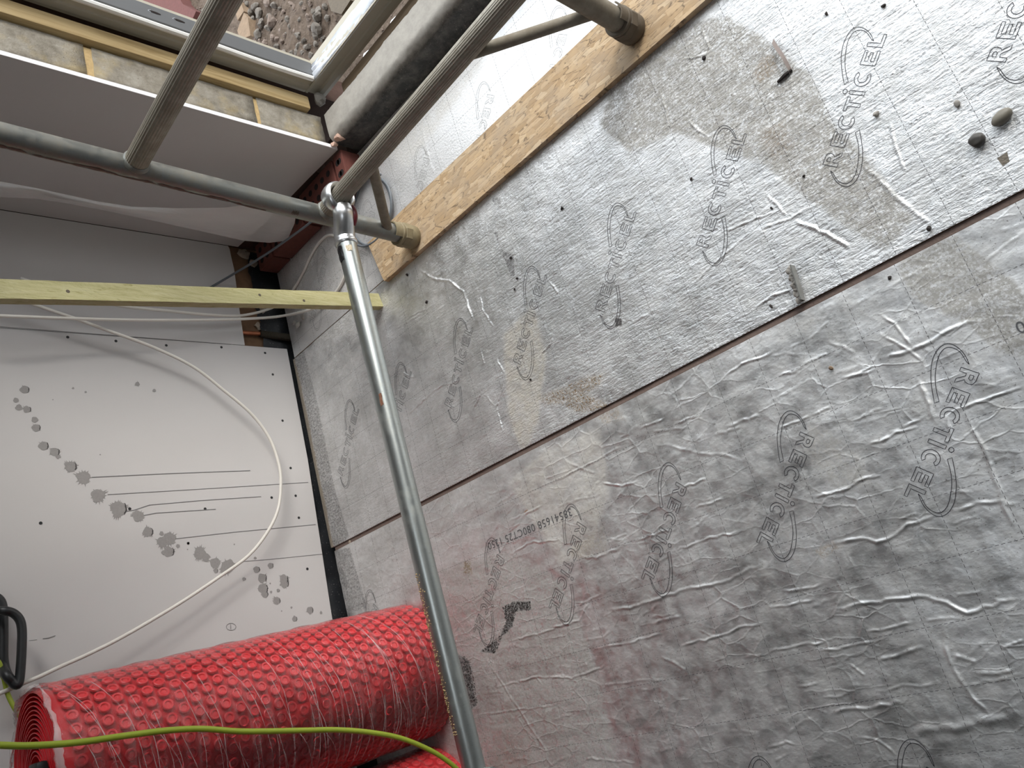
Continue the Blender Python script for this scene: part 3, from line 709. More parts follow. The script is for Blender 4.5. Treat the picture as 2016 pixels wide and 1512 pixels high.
low += cr(1000, 1000, 4, [
    ([(760, 810), (1000, 780), (1200, 710), (1350, 650), (1500, 620), (1700, 590), (1850, 510), (2010, 440)], a3, w2), ([(0, 1050), (200, 1000), (450, 920), (580, 880)], a2, w1), ([(1120, 910), (1250, 870), (1380, 850)], a2, w2),
    ([(1340, 1100), (1500, 1040), (1650, 1020), (1820, 940), (2016, 910)], a3, w1), ([(690, 1110), (850, 1080), (1000, 1050), (1250, 980)], a2, w1), ([(0, 1390), (230, 1330), (500, 1340), (830, 1220)], a2, w1),
    ([(1200, 1170), (1420, 1280)], a2, w2), ([(800, 1400), (1000, 1360), (1250, 1350)], a1, w1), ([(640, 750), (590, 830), (560, 900)], a1, w1), ([(1850, 1180), (2016, 1150)], a1, w1), ([(1500, 960), (1640, 1010)], a1, w1)])
low += cr(1512, 1134, 4, [
    ([(0, 250), (150, 230), (370, 180)], a2, w1), ([(100, 110), (250, 105), (430, 60)], a2, w1), ([(450, 280), (600, 250), (700, 220), (820, 215), (1000, 180), (1100, 160), (1250, 160), (1400, 220), (1580, 300), (1700, 240), (1900, 190), (2016, 175)], a3, w2),
    ([(0, 600), (260, 540), (380, 540), (480, 490)], a2, w1), ([(770, 440), (900, 420), (1000, 390), (1150, 360)], a2, w1), ([(380, 590), (550, 580), (720, 530), (880, 510)], a2, w1), ([(860, 660), (980, 630), (1090, 600), (1230, 560)], a3, w2),
    ([(840, 910), (1000, 880), (1340, 840)], a1, w1), ([(490, 1080), (650, 1050), (900, 1020), (1080, 1000)], a3, w2), ([(1080, 1240), (1250, 1210), (1480, 1190), (1600, 1160), (1800, 1130), (2016, 1070)], .004, .0075),
    ([(700, 1270), (820, 1270), (950, 1350), (1020, 1420)], a2, w1), ([(0, 1350), (150, 1310), (250, 1340)], a2, w1), ([(1390, 400), (1400, 560), (1470, 740), (1560, 880), (1760, 1110)], a2, w2), ([(1440, 620), (1650, 680)], a2, w2),
    ([(1640, 770), (1940, 740)], a2, w2), ([(1840, 570), (2016, 500)], a2, w1), ([(640, 690), (770, 790)], a2, w1), ([(230, 870), (400, 840)], a1, w1), ([(430, 955), (600, 945), (660, 905)], a1, w1)])
low += cr(1512, 700, 4, [
    ([(350, 470), (500, 400)], a2, w1), ([(570, 180), (700, 160), (860, 100)], a2, w1), ([(680, 510), (850, 430), (930, 410)], a1, w2), ([(780, 700), (900, 670), (1070, 590), (1180, 560)], a3, w1),
    ([(350, 1120), (500, 1080), (640, 1040), (720, 990), (900, 940)], a3, w1), ([(460, 1490), (560, 1470), (720, 1430), (850, 1470), (1000, 1420), (1100, 1330), (1280, 1270), (1330, 1250)], a3, w2),
    ([(1440, 1230), (1650, 1170), (1850, 1140), (1900, 1180), (2016, 1160)], a2, w2), ([(1510, 430), (1700, 350), (1900, 280), (2016, 240)], a3, w1), ([(1170, 180), (1240, 320), (1310, 520)], a2, w2),
    ([(1550, 450), (1600, 570), (1720, 800), (1800, 1000), (1860, 1200), (1960, 1400)], a2, w2), ([(80, 575), (350, 465)], a2, w1), ([(1020, 1300), (1180, 1240)], a1, w1)])
low += cr(1400, 500, 3.273, [
    ([(100, 780), (200, 710), (400, 630)], a3, w1), ([(440, 790), (560, 750)], a1, w1), ([(870, 790), (1050, 720)], a2, w1), ([(1110, 690), (1280, 620), (1380, 580), (1500, 510), (1600, 460), (1720, 420)], a3, w2),
    ([(1080, 510), (1230, 590), (1380, 700)], a2, w1), ([(1080, 380), (1180, 460), (1300, 600)], a2, w1), ([(750, 560), (940, 640)], a1, w2), ([(1350, 810), (1410, 960), (1430, 1070)], a1, w2), ([(20, 1170), (200, 1110)], a1, w2),
    ([(650, 690), (760, 640)], a1, w1)])
low += cr(880, 1134, 4, [
    ([(800, 410), (900, 390), (1060, 345)], a2, w1), ([(380, 880), (500, 850), (700, 800), (780, 890)], a1, w1), ([(820, 810), (940, 780)], a1, w1), ([(300, 640), (560, 1040), (830, 1460)], a1, w2), ([(220, 1100), (560, 1055), (880, 1010)], a1, w1),
    ([(1030, 1480), (1110, 1440), (1500, 1470)], a1, w1)])
upp = cr(1340, 240, 4, [
    ([(890, 770), (1050, 840), (1200, 910), (1350, 990)], a3, w2), ([(350, 860), (600, 760), (790, 690)], a2, w1), ([(640, 840), (850, 760), (1080, 640)], a2, w1), ([(80, 1300), (250, 1120), (400, 1000), (570, 850)], a1, w1),
    ([(580, 1470), (720, 1370), (880, 1310)], a3, w1), ([(1420, 330), (1500, 390), (1650, 540), (1800, 680), (1990, 800)], a2, w2), ([(1650, 0), (1690, 180), (1740, 330), (1770, 400)], a2, w1), ([(680, 580), (840, 740)], a2, w1)])
upp += cr(700, 500, 4, [
    ([(490, 110), (600, 190), (740, 215), (850, 300), (890, 420), (940, 550)], a3, w2), ([(430, 490), (560, 430)], a2, w1), ([(320, 590), (420, 530), (540, 460)], a2, w1), ([(380, 1290), (480, 1210), (600, 1090), (700, 1030), (850, 990)], a2, w1),
    ([(1440, 820), (1510, 740), (1560, 650)], a2, w1), ([(920, 1240), (990, 1090)], a2, w1), ([(600, 850), (620, 740), (660, 670)], a1, w1), ([(330, 910), (420, 960), (520, 990)], a2, w1), ([(980, 330), (1000, 440), (1090, 580)], a2, w1),
    ([(1110, 820), (1170, 940)], a2, w1), ([(980, 740), (1020, 880)], a2, w1), ([(450, 1060), (510, 1370)], a1, w1), ([(1110, 1200), (1160, 1400)], a2, w1), ([(990, 1090), (1110, 1200), (1180, 1000)], a1, w1), ([(1530, 230), (1600, 310)], a2, w1)])
upp += cr(1200, 0, 4, [([(400, 720), (440, 850), (470, 1050)], a2, w1), ([(560, 480), (700, 440), (800, 400)], a1, w1), ([(720, 200), (760, 320), (800, 400)], a1, w1), ([(620, 940), (700, 1030), (780, 1080)], a2, w1)])
def scatter(n, x0, x1, y0, y1, ang, sp_, lo, hi, A, w, seed):
    q = random.Random(seed); out = []
    for i in range(n):
        x, y = q.uniform(x0, x1), q.uniform(y0, y1); a = ang + q.gauss(0, sp_); L = q.uniform(lo, hi) / 2; k = q.uniform(-.12, .12) * L
        out.append(([(x - L * math.cos(a), y - L * math.sin(a)), (x + k * math.sin(a), y - k * math.cos(a)), (x + L * math.cos(a), y + L * math.sin(a))], q.uniform(.4, 1) * A, w * q.uniform(.8, 1.3)))
    return out
low += scatter(170, .2, 2.4, -2.0, -1.08, .05, .18, .02, .11, .0013, .0026, 3)
upp = [(p_, A * 1.5, w) for p_, A, w in upp]
upp += scatter(150, .1, 2.4, -1.02, -.37, .2, .55, .02, .10, .0010, .0026, 4)
bak = cr(700, 240, 5.036, [([(640, 0), (740, 400), (800, 570)], .0009, .004)])

def P_(*pts): return [fl(*p) for p in pts]
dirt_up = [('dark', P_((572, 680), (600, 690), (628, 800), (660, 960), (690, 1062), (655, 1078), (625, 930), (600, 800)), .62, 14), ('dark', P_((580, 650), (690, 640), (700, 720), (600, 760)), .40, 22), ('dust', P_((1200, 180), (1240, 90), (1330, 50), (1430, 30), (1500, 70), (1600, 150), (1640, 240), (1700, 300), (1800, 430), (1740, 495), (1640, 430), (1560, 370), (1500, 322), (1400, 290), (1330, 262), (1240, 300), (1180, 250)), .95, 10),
           ('dust', P_((560, 620), (640, 610), (700, 600), (800, 560), (760, 640), (690, 660), (600, 680)), .6, 14),
           ('beige', P_((990, 660), (1050, 600), (1075, 700), (1060, 830), (1030, 900), (1000, 820)), .75, 14),
           ('brown', P_((1060, 780), (1090, 768), (1120, 760), (1150, 742), (1195, 735), (1180, 760), (1150, 775), (1190, 790), (1198, 806), (1140, 812), (1105, 795), (1070, 800)), .72, 9),
           ('brown', P_((1480, 150), (1500, 110), (1525, 105), (1530, 140), (1500, 165)), .55, 3), ('brown', P_((1490, 260), (1540, 240), (1570, 290), (1520, 320)), .4, 5),
           ('dark', P_((970, 455), (980, 455), (985, 490), (1012, 500), (1015, 545), (1005, 545)), .7, 3), ('dark', P_((1208, 625), (1224, 625), (1226, 642), (1212, 645)), .9, 2), ('dark', P_((968, 385), (985, 388), (990, 405), (970, 405)), .6, 2)]
dirt_lo = [('dark', P_((655, 1084), (690, 1075), (725, 1200), (680, 1210)), .6, 14), ('dust', P_((860, 1120), (1000, 1080), (1120, 1150), (1170, 1300), (1230, 1540), (880, 1540)), .75, 40), ('dust', P_((1760, 500), (1880, 460), (1990, 545), (2060, 620), (2060, 720), (1960, 690), (1900, 640), (1800, 590), (1770, 540)), .9, 10), ('dust', P_((1590, 830), (1640, 850), (1700, 900), (1720, 960), (1650, 970), (1580, 900)), .7, 14),
           ('dust', P_((1540, 600), (1590, 580), (1610, 640), (1560, 670)), .5, 12), ('beige', P_((1000, 950), (1080, 880), (1180, 840), (1200, 960), (1160, 1100), (1100, 1110), (1040, 1010)), .45, 20),
           ('brown', P_((1165, 810), (1215, 800), (1230, 825), (1190, 835)), .6, 4), ('brown', P_((1120, 1080), (1190, 1030), (1195, 1090), (1130, 1100)), .4, 6),
           ('brown', P_((913, 1105), (926, 1105), (930, 1130), (912, 1130)), .9, 2), ('brown', P_((1600, 1085), (1640, 1065), (1660, 1075), (1620, 1100)), .6, 4),
           ('dark', P_((992, 1195), (1010, 1183), (1046, 1183), (1046, 1202), (1015, 1205), (1010, 1235), (995, 1250), (980, 1255), (975, 1288), (940, 1285), (960, 1270), (985, 1250), (995, 1225)), .75, 4),
           ('dark', P_((900, 1285), (925, 1300), (930, 1340), (940, 1390), (925, 1400), (905, 1340)), .75, 5)]
dirt_bk = [('beige', P_((720, 280), (900, 100), (960, 120), (800, 330)), .35, 20), ('dust', P_((560, 500), (640, 470), (740, 560), (600, 640)), .5, 20), ('dark', P_((555, 510), (600, 490), (600, 600), (575, 620)), .35, 10)]

def edge_brown(X, Y):
    return np.clip(1.2 - (X - .002) / (.010 + .004 * np.sin(Y * 40)), 0, 1)

# printed outline logo: strokes in a local frame (s along the text, t towards the letter tops), metres
T0, T1 = .0343, .0632
def arcpts(cx, cy, rx, ry, a0, a1, n): return [(cx + rx * math.cos(a), cy + ry * math.sin(a)) for a in np.linspace(a0, a1, n)]
def letter_c(c):
    cy = (T0 + T1) / 2
    o = arcpts(c, cy, .0145, .0150, math.radians(48), math.radians(312), 16); i = arcpts(c, cy, .0080, .0088, math.radians(308), math.radians(52), 12)
    return o + i + [o[0]]
def glyphs():
    L = []; w = .0068
    s = .0285; L.append([(s, T0), (s, T1), (s + .0150, T1), (s + .0205, T1 - .0025), (s + .0222, T1 - .0085), (s + .0205, T1 - .0145), (s + .0175, T1 - .0165), (s + .0275, T0), (s + .0200, T0), (s + .0115, T0 + .0115), (s + w, T0 + .0115), (s + w, T0), (s, T0)])
    L.append([(s + w, T1 - .0055), (s + .0135, T1 - .0055), (s + .0155, T1 - .0085), (s + .0135, T1 - .0115), (s + w, T1 - .0115), (s + w, T1 - .0055)])
    def E(s): return [(s, T0), (s, T1), (s + .0255, T1), (s + .0255, T1 - .0055), (s + w, T1 - .0055), (s + w, T1 - .0118), (s + .0225, T1 - .0118), (s + .0225, T1 - .0172), (s + w, T1 - .0172), (s + w, T0 + .0055), (s + .0260, T0 + .0055), (s + .0260, T0), (s, T0)]
    L.append(E(.0645)); L.append(letter_c(.1105))
    s = .1285; L.append([(s, T1), (s + .0250, T1), (s + .0250, T1 - .0058), (s + .0159, T1 - .0058), (s + .0159, T0), (s + .0091, T0), (s + .0091, T1 - .0058), (s, T1 - .0058), (s, T1)])
    s = .1590; L.append([(s, T0), (s + .0065, T0), (s + .0065, T1), (s, T1), (s, T0)]); L.append(arcpts(.1623, .0722, .0042, .0042, 0, 2 * PI, 11))
    L.append(letter_c(.1885)); L.append(E(.2115))
    s = .2440; L.append([(s, T0), (s, T1), (s + w, T1), (s + w, T0 + .0055), (s + .0225, T0 + .0055), (s + .0225, T0), (s, T0)])
    out = [(.0198, .0438), (.0071, .0311), (-.0010, .0156), (-.0012, .0007), (.0106, -.0092), (.0311, -.0113), (.0537, -.0057), (.0750, .0042), (.0997, .0191)]
    inn = [(.0940, .0247), (.0757, .0120), (.0566, .0028), (.0354, -.0028), (.0198, -.0042), (.0071, .0), (.0028, .0099), (.0055, .0233), (.0177, .0389)]
    o3 = [(p.x, p.y) for p in crom([(*p, 0) for p in out], 4)]; i3 = [(p.x, p.y) for p in crom([(*p, 0) for p in inn], 4)]
    a = o3 + i3 + [o3[0]]; L.append(a); L.append([(2 * .1368 - u, 2 * .0487 - v) for u, v in a])
    return L
GL = glyphs()
def logo(cx, cy, flip, height, mat, parent, clip, w=.0011):
    mb = MB(); r = 2 ** -.5; sg = -1 if flip else 1
    for g in GL:
        P = []
        for i in range(len(g) - 1):
            (a, b), (c, d) = g[i], g[i + 1]; k = max(1, int(math.hypot(c - a, d - b) / .004))
            for j in range(k): P.append((a + (c - a) * j / k, b + (d - b) * j / k))
        P.append(g[-1]); Q = []
        for s, t in P:
            s -= .1368; t -= .0487; x = cx + sg * (-s + t) * r; y = cy + sg * (-s - t) * r; Q.append((x, y))
        seg = []
        V = []
        for i, (x, y) in enumerate(Q):
            ax, ay = Q[max(i - 1, 0)]; bx, by = Q[min(i + 1, len(Q) - 1)]; L = math.hypot(bx - ax, by - ay) + 1e-9; nx, ny = -(by - ay) / L * w / 2, (bx - ax) / L * w / 2
            z = height(x, y) + .00045; V += [(x - nx, y - ny, z), (x + nx, y + ny, z)]; seg.append(clip[0] < x < clip[1] and clip[2] < y < clip[3])
        mb.add(V, [(2 * i, 2 * i + 1, 2 * i + 3, 2 * i + 2) for i in range(len(Q) - 1) if seg[i] and seg[i + 1]])
    return obj('printed_logo', mb, mat, parent)

def code(text, x0, y, parent, height, size=.0285, mat=None):
    cu = bpy.data.curves.new('printed_code', 'FONT'); cu.body = text; cu.size = size; cu.space_character = 1.12
    t = bpy.data.objects.new('printed_code', cu); C.objects.link(t)
    dg = bpy.context.evaluated_depsgraph_get(); me = bpy.data.meshes.new_from_object(t.evaluated_get(dg)); bpy.data.objects.remove(t)
    off = parent_world(parent)
    for v in me.vertices:
        x = x0 - v.co.x; yy = y - v.co.y; v.co = Vector((x, yy, height(x, yy) + .0006)) - off
    me.materials.clear(); me.materials.append(mat or M['ink_grey']); o = bpy.data.objects.new('printed_code', me); C.objects.link(o); o.parent = parent
    return o

JY = -1.040
lower = thing('insulation_board', 'foil-faced insulation board nearest the camera, with dark wrinkles and two printed number codes', 'insulation board', (1.2, -1.65, -.1), 'foil insulation boards')
upper = thing('insulation_board', 'middle foil-faced insulation board between the long joint and the chipboard strip', 'insulation board', (1.2, -.69, -.1), 'foil insulation boards')
rear = thing('insulation_board', 'whitish foil-faced insulation board behind the chipboard strip under the black beam', 'insulation board', (1.2, -.17, -.1), 'foil insulation boards')
o_lo, h_lo = foil_sheet('foil_facing', .006, 2.46, -2.04, JY - .014, low, dirt_lo, [((12, 36), .0004, 1), ((40, 70), .0007, 2), ((7, 16), .00014, 3)], foil('foil_lower', 1.73, -1.15, 'lower'), lower, None, .0018)
o_up, h_up = foil_sheet('foil_facing', 0.0, 2.46, JY, -.343, upp, dirt_up, [((6, 18), .00022, 4), ((26, 40), .0005, 5)], foil('foil_upper', 2.0403, -.739, 'upper'), upper, edge_brown, .0021)
o_bk, h_bk = foil_sheet('foil_facing', .004, 2.46, -.340, .120, bak, dirt_bk, [((7, 9), .00012, 6), ((30, 40), .0003, 7)], foil('foil_rear', .05, -.09, 'back'), rear, None, .004)
def core(x0, x1, y0, y1, par, mat):
    obj('foam_core', MB().box((x0, y0, -.104), (x1, y1, -.0025)), mat, par)
core(.006, 3.4, -2.9, JY - .014, lower, M['foam']); core(0, 2.46, JY, -.343, upper, M['foam']); core(.004, 3.4, -.340, .120, rear, M['foam'])
obj('foil_margin', MB().box((2.46, -2.9, -.003), (3.4, JY - .014, -.0004)).box((.006, -2.9, -.003), (2.46, -2.04, -.0004)), M['tape'], lower)
obj('cut_edge', MB().prism([(-.004, JY), (.004, JY), (.010, -.9), (.006, -.75), (.010, -.6), (.007, -.45), (-.003, -.343)], lambda x, y, h: (x, y, h), -.012, .0035), M['foam_dirty'], upper)
for k in range(8):
    logo(.21 + .295 * k, -.749, True, h_up, M['ink'], upper, (0, 2.45, -1.03, -.35))
for k in range(7):
    logo(.0965 + .2987 * k, -1.351, False, h_lo, M['ink'], lower, (.01, 2.45, -2.03, -1.06))
for k in range(2): logo(1.27 + .305 * k, -1.952, False, h_lo, M['ink'], lower, (.01, 2.45, -2.035, -1.06))
for k in range(6): logo(.242 + .295 * k, -.185, False, h_bk, M['ink_pale'] if k else M['ink_grey'], rear, (.01, 2.45, -.338, .11), .0009)
code('38541658 080CT25 1250', 1.052, -1.2275, lower, h_lo, .0275)
code('541658 080CT25 1250', 2.338, -1.2315, lower, h_lo, .0275, M['ink_grey'])
obj('joint_filler', MB().box((.006, JY - .0135, -.03), (2.46, JY - .0005, -.0045), .002), M['filler'], upper)
obj('torn_foil', MB().blob((.10, -1.052, -.006), .016, 2, .5, 2, (.5, 1.2, .35)), M['palemortar'], upper)

# ------------------------------------------------------------------ membrane upstand along the walls
V = []; F = []; ys = np.linspace(-2.6, .108, 150); zz = np.linspace(-.10, .092, 9)
for i, y in enumerate(ys):
    for j, z in enumerate(zz):
        t = j / 8; top = .0 if j < 8 else nrg.normal(0, .006)
        x = -.030 + .003 * math.sin(y * 31 + 3 * t) + .002 * math.sin(y * 77 + 7 * t)
        V.append((min(x, -.0255), y, z + top))
for i in range(len(ys) - 1):
    for j in range(8): F.append((i * 9 + j, i * 9 + j + 1, (i + 1) * 9 + j + 1, (i + 1) * 9 + j))
tag(obj('damp_proof_membrane', MB().add(V, F), M['dpm'], None, 'all'), 'black plastic membrane turned up between the foil floor and left wall', 'membrane')
for i, (x, y, s) in enumerate(((520, 610, .020), (508, 640, .018), (480, 500, .028), (500, 520, .022), (522, 528, .020))):
    c = on(x, y, 'x', -.030); obj('plaster_lump', MB().blob((-.033, c[1], c[2]), s, i + 50, .6, 2, (.35, 1.1, 1)), M['palemortar'], wall_left, True)
for i, (x, y, s) in enumerate(((588, 640, .016), (598, 622, .014), (580, 636, .012))):
    c = on(x, y, 'z', .005); tag(obj('mortar_lump', MB().blob((c[0], c[1], .0085), s, i + 70, .5, 2, (1, 1, .5)), M['cement'], None, True), ('largest grey mortar lump on the board edge beside the copper pipe', 'upper grey mortar lump on the foil corner under the white cable', 'small mortar lump at the foil corner touching the lagging')[i], 'mortar')

# copper pipe with lagging
a, b, c_ = on(470, 654, 'x', -.026), on(512, 657, 'x', -.026), on(592, 668, 'x', -.008)
pt = thing('copper_pipe', 'short copper pipe with dark lagging running down into the floor corner', 'pipe', (a[0], a[1], c_[2]))
obj('pipe', MB().tube([a + np.array([-.002, 0, .02]), b], .0078, 14), M['copper'], pt, True)
obj('lagging', MB().tube([b, b + (c_ - b) * .35, b + (c_ - b) * .7, c_ - np.array([0, 0, .04])], [.0125, .0140, .0135, .0135], 14), M['sleeve'], pt, True)

# polythene hanging in the corner
pairs = [((-30, 350), (-30, 384)), ((0, 357), (0, 388)), ((70, 370), (70, 391)), ((130, 383), (130, 400)), ((190, 396), (200, 413)), ((260, 407), (300, 434)), ((350, 410), (400, 456)), ((440, 409), (480, 474)), ((505, 401), (530, 478)), ((555, 398), (565, 474)), ((585, 405), (580, 440))]
V = []; F = []; nn = 8
for i, (u, l) in enumerate(pairs):
    for j in range(nn):
        t = j / (nn - 1); x = u[0] + (l[0] - u[0]) * t; y = u[1] + (l[1] - u[1]) * t
        V.append(tuple(on(x, y, 'y', -.030 - .016 * math.sin(PI * t) * (1 + .4 * math.sin(i * 1.9)) + .006 * math.sin(i * 2.3 + t * 5))))
for i in range(len(pairs) - 1):
    for j in range(nn - 1): F.append((i * nn + j, (i + 1) * nn + j, (i + 1) * nn + j + 1, i * nn + j + 1))
tag(obj('polythene_sheet', MB().add(V, F), M['polythene'], None, 'all'), 'crumpled clear polythene strip hanging in front of the dark back wall', 'plastic sheet')

# ------------------------------------------------------------------ chipboard strip
OB = [(.574, -.203), (.603, -.345), (.609, -.3605), (2.7, -.3560), (2.7, -.205), (1.6, -.203)]
bm = bmesh.new(); vv = [bm.verts.new((x, y, .001)) for x, y in OB]; f = bm.faces.new(vv)
ex = bmesh.ops.extrude_face_region(bm, geom=[f]); bmesh.ops.translate(bm, vec=(0, 0, .017), verts=[v for v in ex['geom'] if isinstance(v, bmesh.types.BMVert)])
bmesh.ops.recalc_face_normals(bm, faces=bm.faces)
tag(obj('chipboard_strip', MB().bm(bm), M['osb'], None), 'long strip of oriented strand board lying on the foil under the scaffold feet', 'board')

# ------------------------------------------------------------------ scaffold end frame
R_T = .0254
frame = thing('scaffold_tower', 'aluminium scaffold tower end of two posts and ribbed rungs standing on the chipboard', 'scaffold', (1.22, -.29, .018))
p1b, p1t = Vector((.787, -.312, .030)), Vector(on(0, 265, 'y', -.288)); d1 = (p1t - p1b).normalized(); p1e = p1b + d1 * 2.05
p2b = Vector((1.655, -.290, .030)); d2 = Vector((.004, -.004, 1)).normalized(); p2e = p2b + d2 * 2.05
obj('post', MB().tube([p1b, p1b + d1 * .6, p1e], R_T, 28), M['alu_dull'], frame, True)
obj('post', MB().tube([p2b, p2b + d2 * .6, p2e], R_T, 28), M['alu_mud'], frame, True)
def post_strip(b, d, z0, z1, ang, half, mat, name, seed):
    q = random.Random(seed); V = []; F = []; u = Vector((.8, -.6, 0)); w = Vector((-.6, -.8, 0)); n = 90; na = 6
    for i in range(n):
        z = z0 + (z1 - z0) * i / (n - 1); c = at_z(b, d, z); wd = half * (.55 + .45 * math.sin(i * .9 + seed) * math.sin(i * .37) + q.uniform(-.2, .2)); ce = ang + .10 * math.sin(i * .31)
        for j in range(na):
            a = ce + wd * (2 * j / (na - 1) - 1); V.append(c + (u * math.cos(a) + w * math.sin(a)) * (R_T + .0006))
    for i in range(n - 1):
        for j in range(na - 1): F.append((i * na + j, i * na + j + 1, (i + 1) * na + j + 1, (i + 1) * na + j))
    obj(name, MB().add(V, F), mat, frame)
rib = lambda a: 1 + .022 * math.cos(28 * a)
def at_z(b, d, z): return b + d * ((z - b.z) / d.z)
def rung(z1, z2):
    a, b = at_z(p1b, d1, z1), at_z(p2b, d2, z2)
    n = (b - a).normalized(); obj('rung', MB().tube([a + n * .012, a + n * .3, b - n * .012], R_T * .965, 104, True, rib), M['alu_rung'], frame, True)
    for q, s in ((a, 1), (b, -1)): obj('weld', MB().tube([q + n * s * .020, q + n * s * .0265, q + n * s * .030], [.0300, .0285, .0258], 24), M['alu_dull'], frame, True)
    return a, b
ra, rb = rung(.330, .352), rung(.820, .842); rung(1.32, 1.342); rung(1.82, 1.842)
post_strip(p1b, d1, .50, 1.15, 1.16, .26, M['paint'], 'paint_residue', 3)
post_strip(p1b, d1, .72, 1.1, 1.34, .10, M['palemortar'], 'mortar_residue', 5)
post_strip(p1b, d1, .415, .435, .5, .30, M['foot_dark'], 'mud_spot', 2)
# the two short inclined struts at the bottom
def strut(p, q, r): obj('strut', MB().tube([p, q], r, 16), M['alu_mud'], frame, True)
rA, rB = ra
strut(rA + (rB - rA) * .285, at_z(p1b, d1, .125) + Vector((.012, 0, 0)), .0140)
strut(rA + (rB - rA) * .715, at_z(p2b, d2, .150) - Vector((.012, 0, 0)), .0135)
# feet: a collar, a hexagonal ring and a cap
def foot(p, d, mat):
    b = p - d * (p.z - .0185) / d.z
    o = obj('foot', MB()._lathe([(0, .0310), (.005, .0345), (.026, .0350), (.031, .0335)], b, d, 28, True), mat, frame, True)
    obj('foot_nut', MB()._lathe([(.030, .0350), (.032, .0365), (.052, .0365), (.054, .0345)], b, d, 8, True), mat, o)
    obj('foot_ring', MB()._lathe([(.0535, .0330), (.056, .0345), (.062, .0345), (.064, .0325)], b, d, 28, True), mat, o, True)
    u = Vector((.55, .8, .0)).normalized(); w = d.cross(u)
    for s in (-1, 1):      # two spring jaws of the collar
        mb = MB(); V = []
        for i in range(9):
            a = s * 1.0 - .8 + 1.6 * i / 8
            for rr, h in ((.0325, .062), (.0325, .088), (.0292, .088), (.0292, .062)): V.append(b + d * h + u * (math.cos(a) * rr) + w * (math.sin(a) * rr))
        F = [(4 * i + j, 4 * i + (j + 1) % 4, 4 * i + 4 + (j + 1) % 4, 4 * i + 4 + j) for i in range(8) for j in range(4)] + [(0, 1, 2, 3), (35, 34, 33, 32)]
        mb.add(V, F); obj('foot_jaw', mb, mat, o, True)
foot(p1b, d1, M['foot']); foot(p2b, d2, M['foot_dark'])

# ------------------------------------------------------------------ horizontal brace clipped on the low rung
hx = rA + (rB - rA) * .092
brace = thing('scaffold_brace', 'shiny aluminium brace tube clipped on the low rung and running across the foil floor', 'scaffold', (hx.x, -1.6, .27))
br_a = Vector(on(669, 425, 'x', .846)); br_b = Vector(on(930, 1500, 'x', .838))
dirb = (br_b - br_a).normalized(); rd = (rB - rA).normalized()
br_e = br_b + dirb * .16
obj('tube', MB().tube([br_a + dirb * .045, br_a + dirb * .5, br_b, br_e], R_T, 32), M['galv'], brace, True)
# the cast hook: a ring round the rung that narrows into a neck
V = []; F = []; nr, nc = 34, 12; up = rd.cross(dirb).normalized(); fw = up.cross(rd).normalized()
for i in range(nr):
    a = math.radians(-150 + 330 * i / (nr - 1)); rad = fw * (-math.cos(a)) + up * math.sin(a)
    for j in range(nc):
        t = 2 * PI * j / nc; hw = .024 * (1 - .35 * (abs(i - nr * .5) / (nr * .5)) ** 3)
        V.append(hx + rad * (.0345 + .0090 * math.cos(t)) + rd * (hw * math.sin(t)))
for i in range(nr - 1):
    for j in range(nc): F.append((i * nc + j, i * nc + (j + 1) % nc, (i + 1) * nc + (j + 1) % nc, (i + 1) * nc + j))
F += [tuple(range(nc - 1, -1, -1)), tuple((nr - 1) * nc + j for j in range(nc))]
hk = MB().add(V, F)
ns = hx + up * .004 + fw * .034
hk.tube(crom([ns - fw * .004, ns + fw * .020, br_a + dirb * .058, br_a + dirb * .085], 5), [.0255, .0258, .0262, .0265, .0268, .027, .0272, .0272, .0272, .0275, .0278, .0278, .0278, .0276, .0272, .0268], 24)
hook = obj('cast_hook', hk, M['alu_clean'], brace, True)
obj('hook_rib', MB().tube([hx + (fw * (-math.cos(a)) + up * math.sin(a)) * .0405 for a in np.linspace(-.6, 1.7, 14)] + [ns + fw * .02 + up * .024, br_a + dirb * .06 + up * .024], .0042, 8), M['alu_clean'], hook, True)
obj('neck_ring', MB().tube([br_a + dirb * .076, br_a + dirb * .080, br_a + dirb * .086, br_a + dirb * .090], [.0268, .0295, .0295, .0266], 28), M['alu_clean'], hook, True)
tp = br_a + dirb * .012 + rd * .036 - Vector((0, 0, .012))
obj('trigger', MB().tube(crom([tp + up * .0 - dirb * .025, tp + rd * .012 - dirb * .005, tp + rd * .012 + dirb * .018, tp - rd * .004 + dirb * .034], 5), .0065, 10), M['redpl'], hook, True)
def patch_on(c0, ang, half, length, r, mat, name, seed):
    q = random.Random(seed); u = Vector((0, 0, 1)); u = (u - dirb * u.dot(dirb)).normalized(); w = dirb.cross(u); V = []; F = []; na, nl = 7, 5
    for i in range(nl):
        for j in range(na):
            a = ang - half + 2 * half * j / (na - 1) + q.uniform(-.05, .05); rr = r + q.uniform(0, .0014)
            V.append(c0 + dirb * (length * (i / (nl - 1) - .5) + q.uniform(-.002, .002)) + u * (math.cos(a) * rr) + w * (math.sin(a) * rr))
    for i in range(nl - 1):
        for j in range(na - 1): F.append((i * na + j, (i + 1) * na + j, (i + 1) * na + j + 1, i * na + j + 1))
    obj(name, MB().add(V, F), mat, brace)
def tube_ang(px, py, t):    # angle on the tube of the point that a sight line meets first
    c0 = br_a + dirb * t; u = Vector((0, 0, 1)); u = (u - dirb * u.dot(dirb)).normalized(); w = dirb.cross(u); v = Vector(CAM) - c0; return math.atan2(v.dot(w), v.dot(u))
a0 = tube_ang(0, 0, .12)
patch_on(br_a + dirb * .118, a0 + 1.0, .42, .040, R_T + .001, M['blacktape'], 'black_tape', 1)
patch_on(br_a + dirb * .112, a0 - .15, .28, .018, R_T + .0005, M['sticker'], 'label_scrap', 2)
patch_on(br_a + dirb * .53, a0 + .3, .13, .030, R_T + .0004, M['rust'], 'rust_mark', 3)
cr_ = MB()
